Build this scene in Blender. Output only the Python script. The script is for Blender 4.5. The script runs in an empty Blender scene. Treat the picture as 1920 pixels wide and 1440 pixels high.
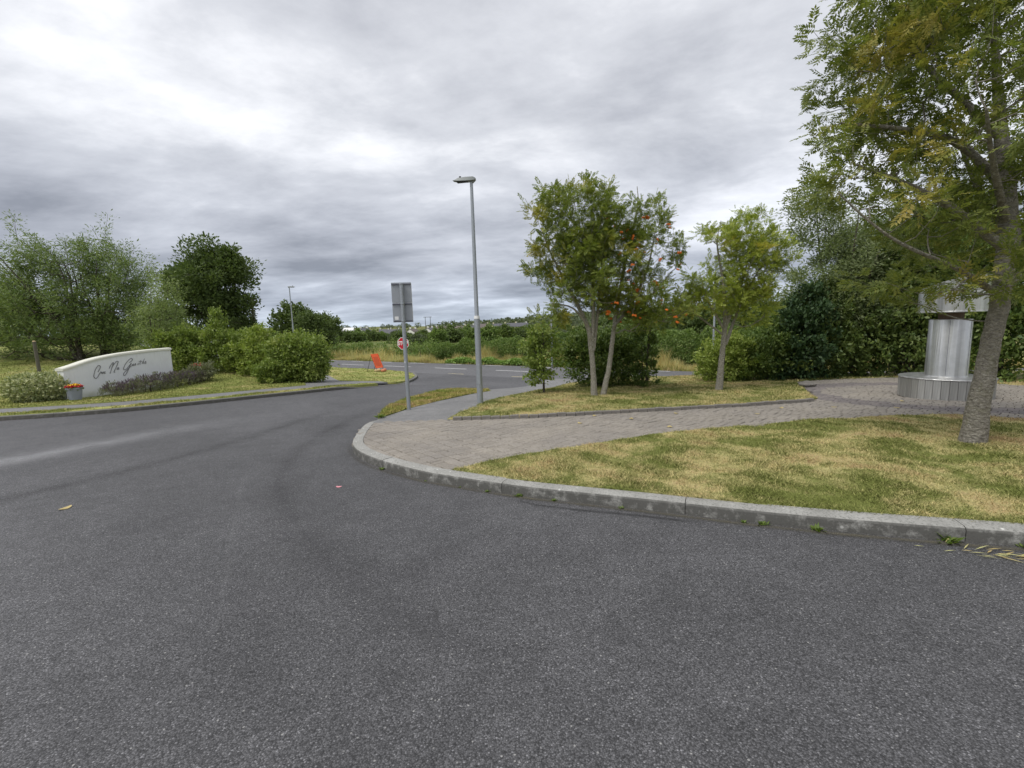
import bpy, bmesh, math
import numpy as np
from mathutils import Vector, Matrix
from mathutils.geometry import delaunay_2d_cdt
R = math.radians
rng = np.random.default_rng(7)
scene = bpy.context.scene
col = scene.collection

# ------------------------------------------------------------------ camera
TH, PH = math.atan(114/853), R(1.78)
cam_d = bpy.data.cameras.new('camera'); cam = bpy.data.objects.new('camera', cam_d); col.objects.link(cam)
cam_d.sensor_width = 36; cam_d.lens = 36*853/1920; cam_d.clip_end = 20000; cam_d.clip_start = .05
fw = Vector((0, math.cos(TH), -math.sin(TH))); r0 = Vector((1, 0, 0)); u0 = Vector((0, math.sin(TH), math.cos(TH)))
rt = r0*math.cos(PH)-u0*math.sin(PH); up = u0*math.cos(PH)+r0*math.sin(PH)
cam.matrix_world = Matrix(((rt.x, up.x, -fw.x, 0), (rt.y, up.y, -fw.y, 0), (rt.z, up.z, -fw.z, 1.6), (0, 0, 0, 1)))
scene.camera = cam

# ------------------------------------------------------------------ node helper
class N:
    def __init__(s, tree): s.t = tree; s.n = tree.nodes; s.l = tree.links
    def add(s, typ, ins=None, **kw):
        nd = s.n.new(typ)
        for k, v in kw.items(): setattr(nd, k, v)
        for k, v in (ins or {}).items():
            sock = nd.inputs[k]
            if isinstance(v, bpy.types.NodeSocket): s.l.new(v, sock)
            else: sock.default_value = v
        return nd
    def math(s, op, a, b=0., c=None, clamp=False):
        d = {0: a, 1: b}
        if c is not None: d[2] = c
        return s.add('ShaderNodeMath', d, operation=op, use_clamp=clamp).outputs[0]
    def mix(s, fac, a, b, blend='MIX'):
        return s.add('ShaderNodeMix', {0: fac, 6: a, 7: b}, data_type='RGBA', blend_type=blend).outputs[2]
    def ramp(s, fac, stops, interp='LINEAR'):
        nd = s.add('ShaderNodeValToRGB', {0: fac}); cr = nd.color_ramp; cr.interpolation = interp
        while len(cr.elements) < len(stops): cr.elements.new(.5)
        for e, (p, c) in zip(cr.elements, stops):
            e.position = p; e.color = c if len(c) == 4 else (*c, 1)
        return nd.outputs[0]
    def noise(s, vec, scale, detail=4, rough=.55, dist=0.):
        return s.add('ShaderNodeTexNoise', {'Vector': vec, 'Scale': scale, 'Detail': detail, 'Roughness': rough, 'Distortion': dist}).outputs[0]
    def mapr(s, v, a, b, c=0., d=1.):
        return s.add('ShaderNodeMapRange', {0: v, 1: a, 2: b, 3: c, 4: d}).outputs[0]
def g3(v): return (v, v, v, 1)

# ------------------------------------------------------------------ sky and sun
LOCX, LOCY = .86, -7.98
SUN_EL, SUN_AZ = R(58), R(-125)          # azimuth clockwise from +Y
w = bpy.data.worlds.new('World'); scene.world = w; w.use_nodes = True
n = N(w.node_tree); n.n.clear()
sky = n.add('ShaderNodeTexSky', sky_type='NISHITA'); sky.sun_disc = False; sky.sun_elevation = SUN_EL; sky.sun_rotation = SUN_AZ
skyc = n.mix(1., sky.outputs[0], g3(.07), 'MULTIPLY')
d = n.add('ShaderNodeTexCoord').outputs['Generated']
sx = n.add('ShaderNodeSeparateXYZ', {0: d}).outputs
zc = n.math('ADD', n.math('MAXIMUM', sx[2], 0.), .16)
uv = n.add('ShaderNodeCombineXYZ', {0: n.math('DIVIDE', sx[0], zc), 1: n.math('DIVIDE', sx[1], zc), 2: 0.}).outputs[0]
uv = n.add('ShaderNodeMapping', {'Vector': uv, 'Location': (LOCX, LOCY, 0), 'Rotation': (0, 0, R(24)), 'Scale': (.8, 1.1, 1)}).outputs[0]
n1 = n.noise(uv, .85, 8, .55, .25)
n2 = n.noise(uv, .36, 3, .5, .3)
n3 = n.noise(uv, 2.3, 7, .62, .15)
dens = n.math('ADD', n.math('ADD', n.math('MULTIPLY', n1, .46), n.math('MULTIPLY', n2, .34)), n.math('MULTIPLY', n3, .20))
cl = n.ramp(dens, [(.37, (.24, .25, .285)), (.445, (.385, .395, .435)), (.505, (.515, .525, .565)), (.56, (.70, .705, .74)), (.63, (.90, .905, .92)), (.72, (.99, .99, 1.0))])
el = n.ramp(sx[2], [(0., (.66, .74, .83)), (.05, (.69, .74, .83)), (.14, (.80, .815, .86)), (.34, (.93, .93, .94)), (.6, (1.0, .99, .99)), (1., (1.1, 1.09, 1.09))])
cl = n.mix(1., cl, el, 'MULTIPLY')
cl = n.mix(1., cl, (1.04, 1.05, 1.035, 1), 'MULTIPLY')
skyfin = n.mix(.93, skyc, cl)
bg = n.add('ShaderNodeBackground', {0: skyfin, 1: 1.0})
n.l.new(bg.outputs[0], n.add('ShaderNodeOutputWorld').inputs[0])

sl = bpy.data.lights.new('sun', 'SUN'); sl.energy = 1.5; sl.angle = R(22); sl.color = (1, .97, .92)
so = bpy.data.objects.new('sun', sl); col.objects.link(so)
sd = Vector((math.sin(SUN_AZ)*math.cos(SUN_EL), math.cos(SUN_AZ)*math.cos(SUN_EL), math.sin(SUN_EL)))
so.rotation_euler = sd.to_track_quat('Z', 'Y').to_euler(); so.location = (-20, -20, 40)

scene.view_settings.view_transform = 'Standard'; scene.view_settings.look = 'None'
scene.view_settings.exposure = 0.6; scene.view_settings.gamma = 1.0
scene.render.engine = 'CYCLES'
scene.cycles.max_bounces = 8; scene.cycles.diffuse_bounces = 5; scene.cycles.transparent_max_bounces = 12; scene.cycles.use_denoising = True

# ------------------------------------------------------------------ terrain
def ss(x, a, b):
    t = np.clip((np.asarray(x, float)-a)/(b-a), 0, 1); return t*t*(3-2*t)
def yc(x):
    x = np.asarray(x, float)
    return np.where(x < 8, 28.66-.6816*x, 23.21-.6816*6*(1-np.exp(-(np.maximum(x, 8)-8)/6)))
def qd(x, y):
    x = np.asarray(x, float)
    s = np.where(x < 8, -.6816, -.6816*np.exp(-(np.maximum(x, 8)-8)/6))
    return (yc(x)-y)/np.sqrt(1+s*s)
def T(x, y):
    x = np.asarray(x, float); y = np.asarray(y, float)
    q = qd(x, y); q1 = 13.67-7.2*ss(x, 0, 5)-2*ss(x, 5, 9)
    t = 1-ss((q-3.2)/(q1-3.2), 0, 1)
    z = -.042*y*(1-t)-1.4*t
    p = (y-13.7-(x+15.6)*.37)*.94
    z = z+2.2*ss(p, 2, 20)*ss(-x, 8, 14)*ss(q, 6, 14)
    z = z-1.2*ss(y, 48, 200)*ss(-q, 4, 12)-4*ss(y, 190, 280)+ss(y, 300, 900)*(4+15*ss(x/np.maximum(y, 1), -.2, .5))
    return z
def t1(x, y): return float(T(x, y))

# ------------------------------------------------------------------ mesh helpers
def mesh_np(name, V, quads=None, tris=None, smooth=False):
    me = bpy.data.meshes.new(name); V = np.asarray(V, np.float32).reshape(-1, 3)
    loops = []; sizes = []
    if quads is not None and len(quads): loops.append(np.asarray(quads, np.int32).ravel()); sizes.append(np.full(len(quads), 4, np.int32))
    if tris is not None and len(tris): loops.append(np.asarray(tris, np.int32).ravel()); sizes.append(np.full(len(tris), 3, np.int32))
    L = np.concatenate(loops); S = np.concatenate(sizes)
    me.vertices.add(len(V)); me.vertices.foreach_set('co', V.ravel())
    me.loops.add(len(L)); me.loops.foreach_set('vertex_index', L)
    me.polygons.add(len(S)); st = np.concatenate(([0], np.cumsum(S)[:-1])).astype(np.int32)
    me.polygons.foreach_set('loop_start', st)
    if smooth: me.polygons.foreach_set('use_smooth', np.ones(len(S), bool))
    me.update(calc_edges=True); me.validate(); return me
def link(name, me, mat=None, parent=None, loc=None, rz=0.):
    o = bpy.data.objects.new(name, me); col.objects.link(o)
    if mat is not None and me is not None and not me.materials: me.materials.append(mat)
    if parent is not None: o.parent = parent
    if loc is not None: o.location = loc
    if rz: o.rotation_euler = (0, 0, rz)
    return o
def tag(o, label=None, cat=None, group=None, kind=None):
    if label: o['label'] = label
    if cat: o['category'] = cat
    if group: o['group'] = group
    if kind: o['kind'] = kind
    return o
def root(name, loc, label, cat, group=None, rz=0., kind=None):
    return tag(link(name, None, loc=loc, rz=rz), label, cat, group, kind)
class MB:
    """collects shapes; build() makes one mesh object"""
    def __init__(s): s.v = []; s.f = []
    def raw(s, v, f):
        b = len(s.v); s.v += [tuple(p) for p in v]; s.f += [tuple(i+b for i in q) for q in f]; return s
    def box(s, c, size, rz=0., bev=0., M=None):
        bm = bmesh.new(); bmesh.ops.create_cube(bm, size=1.)
        bmesh.ops.scale(bm, vec=size, verts=bm.verts)
        if bev: bmesh.ops.bevel(bm, geom=bm.edges[:], offset=bev, segments=2, affect='EDGES', profile=.6)
        if rz: bmesh.ops.rotate(bm, matrix=Matrix.Rotation(rz, 3, 'Z'), verts=bm.verts)
        if M is not None: bm.transform(M)
        bmesh.ops.translate(bm, vec=c, verts=bm.verts)
        bm.verts.index_update(); s.raw([v.co[:] for v in bm.verts], [[v.index for v in f.verts] for f in bm.faces]); bm.free(); return s
    def tube(s, pts, rad, sides=10, caps=True):
        pts = [Vector(p) for p in pts]; rad = [rad]*len(pts) if isinstance(rad, (int, float)) else rad
        v = []; f = []; prev = None
        for i, p in enumerate(pts):
            t = (pts[min(i+1, len(pts)-1)]-pts[max(i-1, 0)]).normalized()
            a = prev if prev is not None else Vector((1, 0, 0) if abs(t.x) < .9 else (0, 1, 0))
            a = (a-t*a.dot(t)).normalized(); b = t.cross(a); prev = a
            for k in range(sides):
                th = 2*math.pi*k/sides; v.append(p+(a*math.cos(th)+b*math.sin(th))*rad[i])
        for i in range(len(pts)-1):
            for k in range(sides):
                f.append((i*sides+k, i*sides+(k+1) % sides, (i+1)*sides+(k+1) % sides, (i+1)*sides+k))
        if caps:
            f.append(tuple(range(sides))[::-1]); f.append(tuple((len(pts)-1)*sides+k for k in range(sides)))
        return s.raw(v, f)
    def lathe(s, prof, sides=32, c=(0, 0, 0)):
        v = []; f = []
        for r, z in prof:
            for k in range(sides):
                th = 2*math.pi*k/sides; v.append((c[0]+r*math.cos(th), c[1]+r*math.sin(th), c[2]+z))
        m = len(prof)
        for i in range(m-1):
            for k in range(sides): f.append((i*sides+k, i*sides+(k+1) % sides, (i+1)*sides+(k+1) % sides, (i+1)*sides+k))
        if prof[0][0] > 1e-4: f.append(tuple(range(sides))[::-1])
        if prof[-1][0] > 1e-4: f.append(tuple((m-1)*sides+k for k in range(sides)))
        return s.raw(v, f)
    def mesh(s, name, smooth=0.):
        me = bpy.data.meshes.new(name); me.from_pydata(s.v, [], s.f); me.update()
        if smooth:
            for p in me.polygons: p.use_smooth = True
            me.set_sharp_from_angle(angle=R(smooth))
        return me
    def build(s, name, mat, parent=None, loc=None, smooth=0., rz=0.): return link(name, s.mesh(name, smooth), mat, parent, loc, rz)

def inpoly(P, poly):
    x, y = P[:, 0], P[:, 1]; c = np.zeros(len(P), bool); j = len(poly)-1
    for i in range(len(poly)):
        xi, yi = poly[i]; xj, yj = poly[j]
        m = ((yi > y) != (yj > y)) & (x < (xj-xi)*(y-yi)/((yj-yi) if yj != yi else 1e-9)+xi); c ^= m; j = i
    return c
def densify(line, step, closed=False):
    pts = []; L = list(line)+([line[0]] if closed else [])
    for a, b in zip(L[:-1], L[1:]):
        a = np.array(a, float); b = np.array(b, float); k = max(1, int(math.ceil(np.linalg.norm(b-a)/step)))
        for i in range(k): pts.append(tuple(a+(b-a)*i/k))
    if not closed: pts.append(tuple(L[-1]))
    return pts
def crom(pts, step=.3):
    P = [np.array(p, float) for p in pts]; P = [2*P[0]-P[1]]+P+[2*P[-1]-P[-2]]; out = []
    for i in range(1, len(P)-2):
        k = max(1, int(np.linalg.norm(P[i+1]-P[i])/step))
        for j in range(k):
            t = j/k; a, b, c, d_ = P[i-1:i+3]
            out.append(.5*((2*b)+(c-a)*t+(2*a-5*b+4*c-d_)*t*t+(3*b-a-3*c+d_)*t**3))
    out.append(P[-2]); return [tuple(o) for o in out]
def offset(line, dist):
    P = np.array(line, float); t = np.gradient(P, axis=0); t /= np.linalg.norm(t, axis=1)[:, None]
    return [tuple(p) for p in P+np.stack([-t[:, 1], t[:, 0]], 1)*dist]
def drape(name, poly, dz, mat, step=.6, skirt=0., kind='structure', bumpz=None, label=None, edge=.4):
    ring = densify(poly, edge, True); A = np.array(ring)
    x0, y0 = A.min(0); x1, y1 = A.max(0)
    gx, gy = np.meshgrid(np.arange(x0, x1, step), np.arange(y0, y1, step)); Pt = np.stack([gx.ravel(), gy.ravel()], 1)
    Pt = Pt[inpoly(Pt, ring)]
    vs = [Vector(p) for p in ring]+[Vector(p) for p in Pt]; k = len(ring)
    r = delaunay_2d_cdt(vs, [], [list(range(k))], 1, 1e-4)
    co = np.array([v[:] for v in r[0]]); z = T(co[:, 0], co[:, 1])+dz
    if bumpz is not None: z = z+bumpz(co[:, 0], co[:, 1])
    V = np.column_stack([co, z]); F = [list(f) for f in r[2]]
    area = sum(ring[i][0]*ring[(i+1) % k][1]-ring[(i+1) % k][0]*ring[i][1] for i in range(k))
    me = bpy.data.meshes.new(name); V = [tuple(p) for p in V]
    if skirt:
        b = len(V); zz = T(A[:, 0], A[:, 1])+dz-skirt; V += [(a[0], a[1], q) for a, q in zip(A, zz)]
        zt = T(A[:, 0], A[:, 1])+dz+(bumpz(A[:, 0], A[:, 1]) if bumpz is not None else 0)
        bt = len(V); V += [(a[0], a[1], q) for a, q in zip(A, zt)]
        for i in range(k):
            j = (i+1) % k; f = [bt+i, b+i, b+j, bt+j]; F.append(f if area < 0 else f[::-1])
    me.from_pydata(V, [], F); me.update()
    for p in me.polygons: p.use_smooth = True
    return tag(link(name, me, mat), label=label, kind=kind)

# ------------------------------------------------------------------ materials
def new_mat(name):
    m = bpy.data.materials.new(name); m.use_nodes = True; k = N(m.node_tree); k.n.clear()
    out = k.add('ShaderNodeOutputMaterial'); return m, k, out
def objv(k): return k.add('ShaderNodeTexCoord').outputs['Object']
def finish(k, out, colr, rough=.8, bump=None, bstr=.3, bdist=.01, metal=0., spec=.3, **extra):
    ins = {'Base Color': colr, 'Roughness': rough, 'Metallic': metal, 'Specular IOR Level': spec}; ins.update(extra)
    b = k.add('ShaderNodeBsdfPrincipled', ins)
    if bump is not None:
        k.l.new(k.add('ShaderNodeBump', {'Height': bump, 'Strength': bstr, 'Distance': bdist}).outputs[0], b.inputs['Normal'])
    k.l.new(b.outputs[0], out.inputs[0]); return b
def plain(name, c, rough=.6, var=.12, scale=8., metal=0., spec=.4, bump=.0):
    m, k, o = new_mat(name); v = objv(k); nz = k.noise(v, scale, 5, .6)
    cc = k.mix(1., (*c, 1), k.ramp(nz, [(.25, g3(1-var)), (.75, g3(1+var))]), 'MULTIPLY')
    finish(k, o, cc, rough, nz if bump else None, bump, .01, metal, spec); return m
def asphalt(name, base, tint=(1, .99, 1.025), stone=130., wear=.12, agg=1., patch=0.):
    m, k, o = new_mat(name); v = objv(k)
    vo = k.add('ShaderNodeTexVoronoi', {'Vector': v, 'Scale': stone}); rnd = k.add('ShaderNodeSeparateColor', {0: vo.outputs['Color']}).outputs[0]
    vb = k.add('ShaderNodeTexVoronoi', {'Vector': v, 'Scale': stone*.42}); rb = k.add('ShaderNodeSeparateColor', {0: vb.outputs['Color']}).outputs[0]
    st = k.ramp(rnd, [(0., g3(1-.6*agg)), (.45, g3(1-.1*agg)), (.8, g3(1+.25*agg)), (.95, g3(1+.6*agg)), (1., g3(1+1.6*agg))])
    gap = k.mapr(vo.outputs['Distance'], .25, .75, 1., 1-.6*agg)
    big = k.noise(v, .30, 6, .62, .6); mid = k.noise(v, 4., 7, .7); vbig = k.noise(v, .09, 3, .5)
    cc = k.mix(1., (base*tint[0], base*tint[1], base*tint[2], 1), st, 'MULTIPLY')
    cc = k.mix(1., cc, k.add('ShaderNodeCombineColor', {0: gap, 1: gap, 2: gap}).outputs[0], 'MULTIPLY')
    pebble = k.math('MULTIPLY', k.mapr(rb, .965, .975), k.mapr(vb.outputs['Distance'], .34, .22))
    cc = k.mix(k.math('MULTIPLY', pebble, agg), cc, (.36, .355, .34, 1))
    cc = k.mix(1., cc, k.ramp(big, [(.3, g3(1-wear)), (.7, g3(1+wear))]), 'MULTIPLY')
    cc = k.mix(1., cc, k.ramp(vbig, [(.35, g3(1-wear*.7)), (.65, g3(1+wear*.7))]), 'MULTIPLY')
    cc = k.mix(1., cc, k.ramp(mid, [(.3, g3(.84)), (.7, g3(1.16))]), 'MULTIPLY')
    if patch:
        oil = k.mapr(k.noise(v, 1.3, 5, .65, 1.2), .66, .74, 0., patch); cc = k.mix(oil, cc, (.035, .034, .034, 1))
    h = k.math('SUBTRACT', k.math('MULTIPLY', rnd, .6), vo.outputs['Distance'])
    finish(k, o, cc, .72, h, .6, .004, 0., .42); return m
M_road = asphalt('asphalt_estate', .13, stone=140., wear=.22, agg=.92, patch=.5)
M_main = asphalt('asphalt_main', .16, wear=.12, agg=.6)
M_path = asphalt('asphalt_path', .25, (1, .985, .97), 170., .15, .55)
def kerbmat(nm='kerb_concrete', dirt=0.):
    m, k, o = new_mat(nm); v = objv(k)
    a = k.noise(v, 3., 6, .65); b = k.noise(v, 60., 4, .7); vo = k.add('ShaderNodeTexVoronoi', {'Vector': v, 'Scale': 9.}).outputs['Distance']
    nz = k.add('ShaderNodeSeparateXYZ', {0: k.add('ShaderNodeNewGeometry').outputs['True Normal']}).outputs[2]
    c = k.ramp(a, [(.3, (.27, .265, .245)), (.6, (.36, .355, .33)), (.8, (.44, .435, .41))])
    c = k.mix(k.mapr(b, .48, .66, 0., .8), c, (.13, .13, .12, 1))
    c = k.mix(k.mapr(vo, .13, .08), c, (.62, .62, .58, 1))                       # lichen spots
    moss = k.math('MULTIPLY', k.mapr(nz, .75, .35), k.mapr(k.noise(v, 9., 6, .7), .28, .5))
    c = k.mix(k.math('MULTIPLY', moss, .9), c, (.075, .073, .066, 1))
    c = k.mix(dirt, c, (.10, .095, .08, 1))            # algae on the upright face
    finish(k, o, c, .9, b, .35, .006); return m
M_kerb = kerbmat(); M_kerb2 = kerbmat('kerb_weathered', .6)
def grassmat(name, dry, green, brown, amt, scale=.9):
    m, k, o = new_mat(name); v = objv(k)
    a = k.noise(v, scale, 6, .62, .5); b = k.noise(v, scale*5, 5, .65, .3); c3 = k.noise(v, scale*.3, 3)
    rnd = k.add('ShaderNodeNewGeometry').outputs['Random Per Island']
    f = k.math('ADD', k.math('ADD', k.math('MULTIPLY', a, .6), k.math('MULTIPLY', b, .25)), k.math('MULTIPLY', c3, .15))
    f = k.math('ADD', k.math('MULTIPLY', k.math('SUBTRACT', f, .5), 1.5), .5)
    f = k.math('ADD', f, k.math('MULTIPLY', k.math('SUBTRACT', rnd, .5), .16))
    cc = k.ramp(f, [(amt-.10, green), (amt-.01, tuple((g+d_)/2 for g, d_ in zip(green, dry))), (amt+.06, dry), (amt+.15, brown)])
    fine = k.noise(v, 45., 4, .7)
    cc = k.mix(1., cc, k.ramp(fine, [(.25, g3(.55)), (.75, g3(1.35))]), 'MULTIPLY')
    cc = k.mix(1., cc, k.ramp(rnd, [(0., g3(.58)), (.8, g3(1.12)), (1., g3(1.4))]), 'MULTIPLY')
    finish(k, o, cc, .9, fine, .5, .02, 0., .15); return m
DRY, GRN, BRN = (.56, .485, .225), (.20, .225, .06), (.46, .34, .18)
M_lawnR = grassmat('lawn_dry', DRY, GRN, BRN, .515)
M_lawnL = grassmat('lawn_greenish', (.42, .40, .15), (.27, .305, .085), (.46, .39, .19), .55, .5)
M_verge = grassmat('verge_grass', (.46, .40, .14), (.22, .27, .06), BRN, .50, 1.6)
def fieldmat():
    m, k, o = new_mat('field'); v = objv(k)
    a = k.noise(v, .02, 5, .6); b = k.noise(v, .3, 5, .6)
    f = k.math('ADD', k.math('MULTIPLY', a, .6), k.math('MULTIPLY', b, .4))
    c = k.ramp(f, [(.35, (.09, .13, .04)), (.5, (.15, .17, .055)), (.62, (.26, .22, .09)), (.75, (.12, .14, .05))])
    finish(k, o, c, .95, spec=.1); return m
M_field = fieldmat()
def leafmat(name, c1, c2, tint, tamt=.5, nscale=1.2, trans=.32, rough=.5, spec=.3, gain=1.35):
    m, k, o = new_mat(name); g = k.add('ShaderNodeNewGeometry').outputs
    v = objv(k); nz = k.noise(v, nscale, 4, .6)
    c1, c2, tint = (tuple(min(.6, a*gain*h_) for a, h_ in zip(q, (1.04, 1.0, .93))) for q in (c1, c2, tint))
    c = k.mix(g['Random Per Island'], (*c1, 1), (*c2, 1))
    c = k.mix(k.mapr(nz, tamt, tamt+.16), c, (*tint, 1))
    b = k.add('ShaderNodeBsdfPrincipled', {'Base Color': c, 'Roughness': rough, 'Specular IOR Level': spec})
    t = k.add('ShaderNodeBsdfTranslucent', {'Color': k.mix(1., c, (1.25, 1.35, .7, 1), 'MULTIPLY')})
    k.l.new(k.add('ShaderNodeMixShader', {0: trans, 1: b.outputs[0], 2: t.outputs[0]}).outputs[0], o.inputs[0]); return m
L_rowan = leafmat('leaf_rowan', (.09, .125, .03), (.185, .215, .06), (.31, .25, .07), .55, .9)
L_rowan2 = leafmat('leaf_rowan_young', (.13, .18, .03), (.25, .28, .07), (.34, .27, .07), .56, .9, gain=1.6)
L_berry = leafmat('leaf_rowan_berry', (.095, .14, .03), (.20, .235, .06), (.31, .28, .07), .54, .9)
L_willow = leafmat('leaf_willow', (.085, .135, .05), (.19, .24, .10), (.16, .21, .07), .55, .8)
L_willow2 = leafmat('leaf_willow_belt', (.10, .135, .065), (.20, .24, .13), (.13, .18, .05), .55, .5)
L_pale = leafmat('leaf_pale', (.13, .18, .075), (.22, .27, .12), (.20, .25, .10), .6)
L_dark = leafmat('leaf_dark_tree', (.05, .08, .028), (.10, .14, .045), (.11, .145, .04), .55, .25, .25)
L_vdark = leafmat('leaf_laurel', (.02, .045, .02), (.05, .085, .035), (.04, .08, .03), .6, 1., .2, .5, .25)
L_bright = leafmat('leaf_bright_hedge', (.105, .16, .035), (.21, .265, .075), (.26, .295, .09), .56, 1., gain=1.3)
L_mid = leafmat('leaf_shrub', (.06, .11, .028), (.15, .205, .055), (.20, .23, .06), .56, .8, .27, gain=1.1)
L_olive = leafmat('leaf_olive_shrub', (.055, .095, .024), (.14, .185, .05), (.035, .065, .018), .52, .7, .25, gain=1.15)
L_yg = leafmat('leaf_yellow_green', (.14, .20, .04), (.25, .30, .08), (.10, .17, .035), .55, 1.)
L_hedge = leafmat('leaf_roadside_hedge', (.075, .13, .035), (.17, .23, .075), (.05, .085, .03), .52, .35)
L_far = leafmat('leaf_far', (.065, .09, .055), (.115, .14, .08), (.10, .13, .065), .55, .05, .2)  # distance haze is put into these greyed leaf colours
L_var = leafmat('leaf_variegated', (.16, .21, .09), (.48, .50, .30), (.12, .18, .07), .60, 4., .15, gain=1.15)
L_lav = leafmat('leaf_lavender', (.10, .12, .075), (.19, .20, .14), (.13, .12, .10), .55, 2., .25)
L_lavf = leafmat('flower_lavender', (.10, .08, .11), (.16, .12, .19), (.11, .105, .09), .52, 3., .25, gain=1.05)
L_dock = leafmat('leaf_dock', (.12, .20, .05), (.22, .32, .10), (.10, .17, .04), .58, 1.)
L_weed = leafmat('leaf_weed', (.09, .15, .03), (.17, .24, .06), (.16, .17, .06), .56, 6., gain=1.)
L_straw = leafmat('straw_grass', (.40, .31, .14), (.58, .46, .23), (.22, .22, .08), .56, .5, .25)
def barkmat(name, c1, c2, sc=14.):
    m, k, o = new_mat(name); v = objv(k)
    mv = k.add('ShaderNodeMapping', {'Vector': v, 'Scale': (1, 1, 1.35)}).outputs[0]
    a = k.noise(mv, sc, 8, .75, 1.4); b = k.noise(v, 5., 5, .65, .5)
    vo = k.add('ShaderNodeTexVoronoi', {'Vector': mv, 'Scale': sc*1.2}).outputs['Distance']
    c = k.ramp(a, [(.32, c1), (.52, tuple((p+q_)/2 for p, q_ in zip(c1, c2))), (.68, c2)])
    c = k.mix(k.mapr(b, .55, .72), c, (.23, .22, .15, 1))
    c = k.mix(k.math('MULTIPLY', k.mapr(vo, .28, .12), k.mapr(k.noise(v, 7., 4, .6), .45, .6)), c, (.42, .41, .36, 1))
    finish(k, o, c, .9, k.math('ADD', a, vo), .9, .02, 0., .15); return m
B_rowan = barkmat('bark_rowan', (.10, .088, .072), (.42, .39, .33), 18.)
B_young = barkmat('bark_rowan_pale', (.19, .175, .145), (.48, .45, .38), 20.)
B_dark = barkmat('bark_dark', (.04, .035, .028), (.14, .12, .095), 8.)
M_galv = plain('galvanised', (.36, .385, .41), .48, .12, 25., .55, .5)
M_galv2 = plain('sign_back_aluminium', (.34, .36, .385), .5, .06, 6., .35, .5)
M_rail = plain('sign_rail', (.12, .12, .15), .6, .1, 10., .2)
M_white = plain('white_paint', (.78, .78, .76), .6, .05, 5.)
M_render = plain('white_render', (.82, .83, .835), .85, .035, 2.5, 0., .2, .1)
def rendermat():
    m, k, o = new_mat('white_render_stained'); v = objv(k); mv = k.add('ShaderNodeMapping', {'Vector': v, 'Scale': (9, 9, .7)}).outputs[0]
    a = k.noise(mv, 1.2, 5, .65); b = k.noise(v, 2.2, 5, .6); z = k.add('ShaderNodeSeparateXYZ', {0: v}).outputs[2]
    c = k.mix(1., (.83, .84, .845, 1), k.ramp(b, [(.3, g3(.95)), (.7, g3(1.02))]), 'MULTIPLY')
    c = k.mix(k.math('MULTIPLY', k.mapr(a, .52, .72, 0., .35), k.mapr(z, .3, 1.4)), c, (.42, .43, .38, 1))
    c = k.mix(k.math('MULTIPLY', k.mapr(b, .4, .65, 0., .6), k.mapr(z, .22, .02)), c, (.35, .36, .22, 1))
    finish(k, o, c, .88, k.noise(v, 70., 3, .6), .15, .004, 0., .2); return m
M_render = rendermat()
M_coping = plain('coping_cream', (.70, .69, .60), .85, .06, 6., 0., .2, .15)
M_letter = plain('letter_grey', (.24, .235, .235), .5, .1, 20., .3)
M_red = plain('stop_red', (.52, .02, .035), .45, .06)
M_orange = plain('orange_mesh_sign', (.95, .145, .035), .5, .06, 30.)
M_orange2 = plain('orange_rows', (.60, .11, .035), .6, .06, 30.)
M_black = plain('black_steel', (.03, .03, .032), .5, .1)
M_bagA = plain('sandbag_tan', (.55, .42, .24), .9, .15, 12., 0., .1, .2)
M_bagB = plain('sandbag_orange', (.55, .22, .13), .9, .15, 12., 0., .1, .2)
M_pot = plain('pot_grey', (.27, .29, .36), .6, .08)
M_soil = plain('soil', (.06, .045, .03), .95, .3, 20.)
M_petr = plain('petal_red', (.55, .02, .04), .6, .2, 20.)
M_pety = plain('petal_yellow', (.85, .55, .02), .6, .2, 20.)
M_stake = plain('weathered_timber', (.13, .12, .095), .9, .25, 14., 0., .1, .3)
M_pole = plain('creosoted_pole', (.10, .085, .07), .9, .2, 6.)
M_berry = plain('rowan_berries', (.85, .22, .03), .45, .15, 30.)
M_slate = plain('roof_slate', (.13, .13, .145), .75, .15, .6)
M_slateb = plain('roof_tile_brown', (.16, .135, .125), .8, .15, .6)
M_cream = plain('wall_cream', (.72, .66, .44), .85, .05, 1.)
M_hw = plain('wall_white', (.76, .76, .72), .85, .05, 1.)
M_glass = plain('window_dark', (.05, .06, .07), .15, .1, 3.)
M_litter = plain('paper_pink', (.75, .30, .33), .7, .2, 30.)
M_dryleaf = plain('dry_leaf', (.45, .36, .16), .8, .3, 30.)
M_stone = plain('stone_grey', (.20, .185, .165), .9, .25, 12., 0., .2, .4)
def metal_sculpt():
    m, k, o = new_mat('brushed_steel'); v = objv(k)
    mv = k.add('ShaderNodeMapping', {'Vector': v, 'Scale': (5, 5, .12)}).outputs[0]
    a = k.noise(mv, 1.3, 4, .55); b = k.noise(v, 7., 6, .65); mv2 = k.add('ShaderNodeMapping', {'Vector': v, 'Scale': (60, 60, 1.5)}).outputs[0]; s = k.noise(mv2, 2., 4, .6)
    c = k.mix(1., k.ramp(a, [(.3, (.36, .36, .35)), (.5, (.58, .58, .57)), (.7, (.72, .72, .71))]), k.ramp(b, [(.3, g3(.88)), (.7, g3(1.06))]), 'MULTIPLY')
    finish(k, o, c, k.mapr(s, .3, .7, .30, .46), k.math('ADD', k.math('MULTIPLY', a, 5.), k.math('MULTIPLY', s, .15)), .35, .02, .88, .5); return m
M_steel = metal_sculpt()
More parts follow.
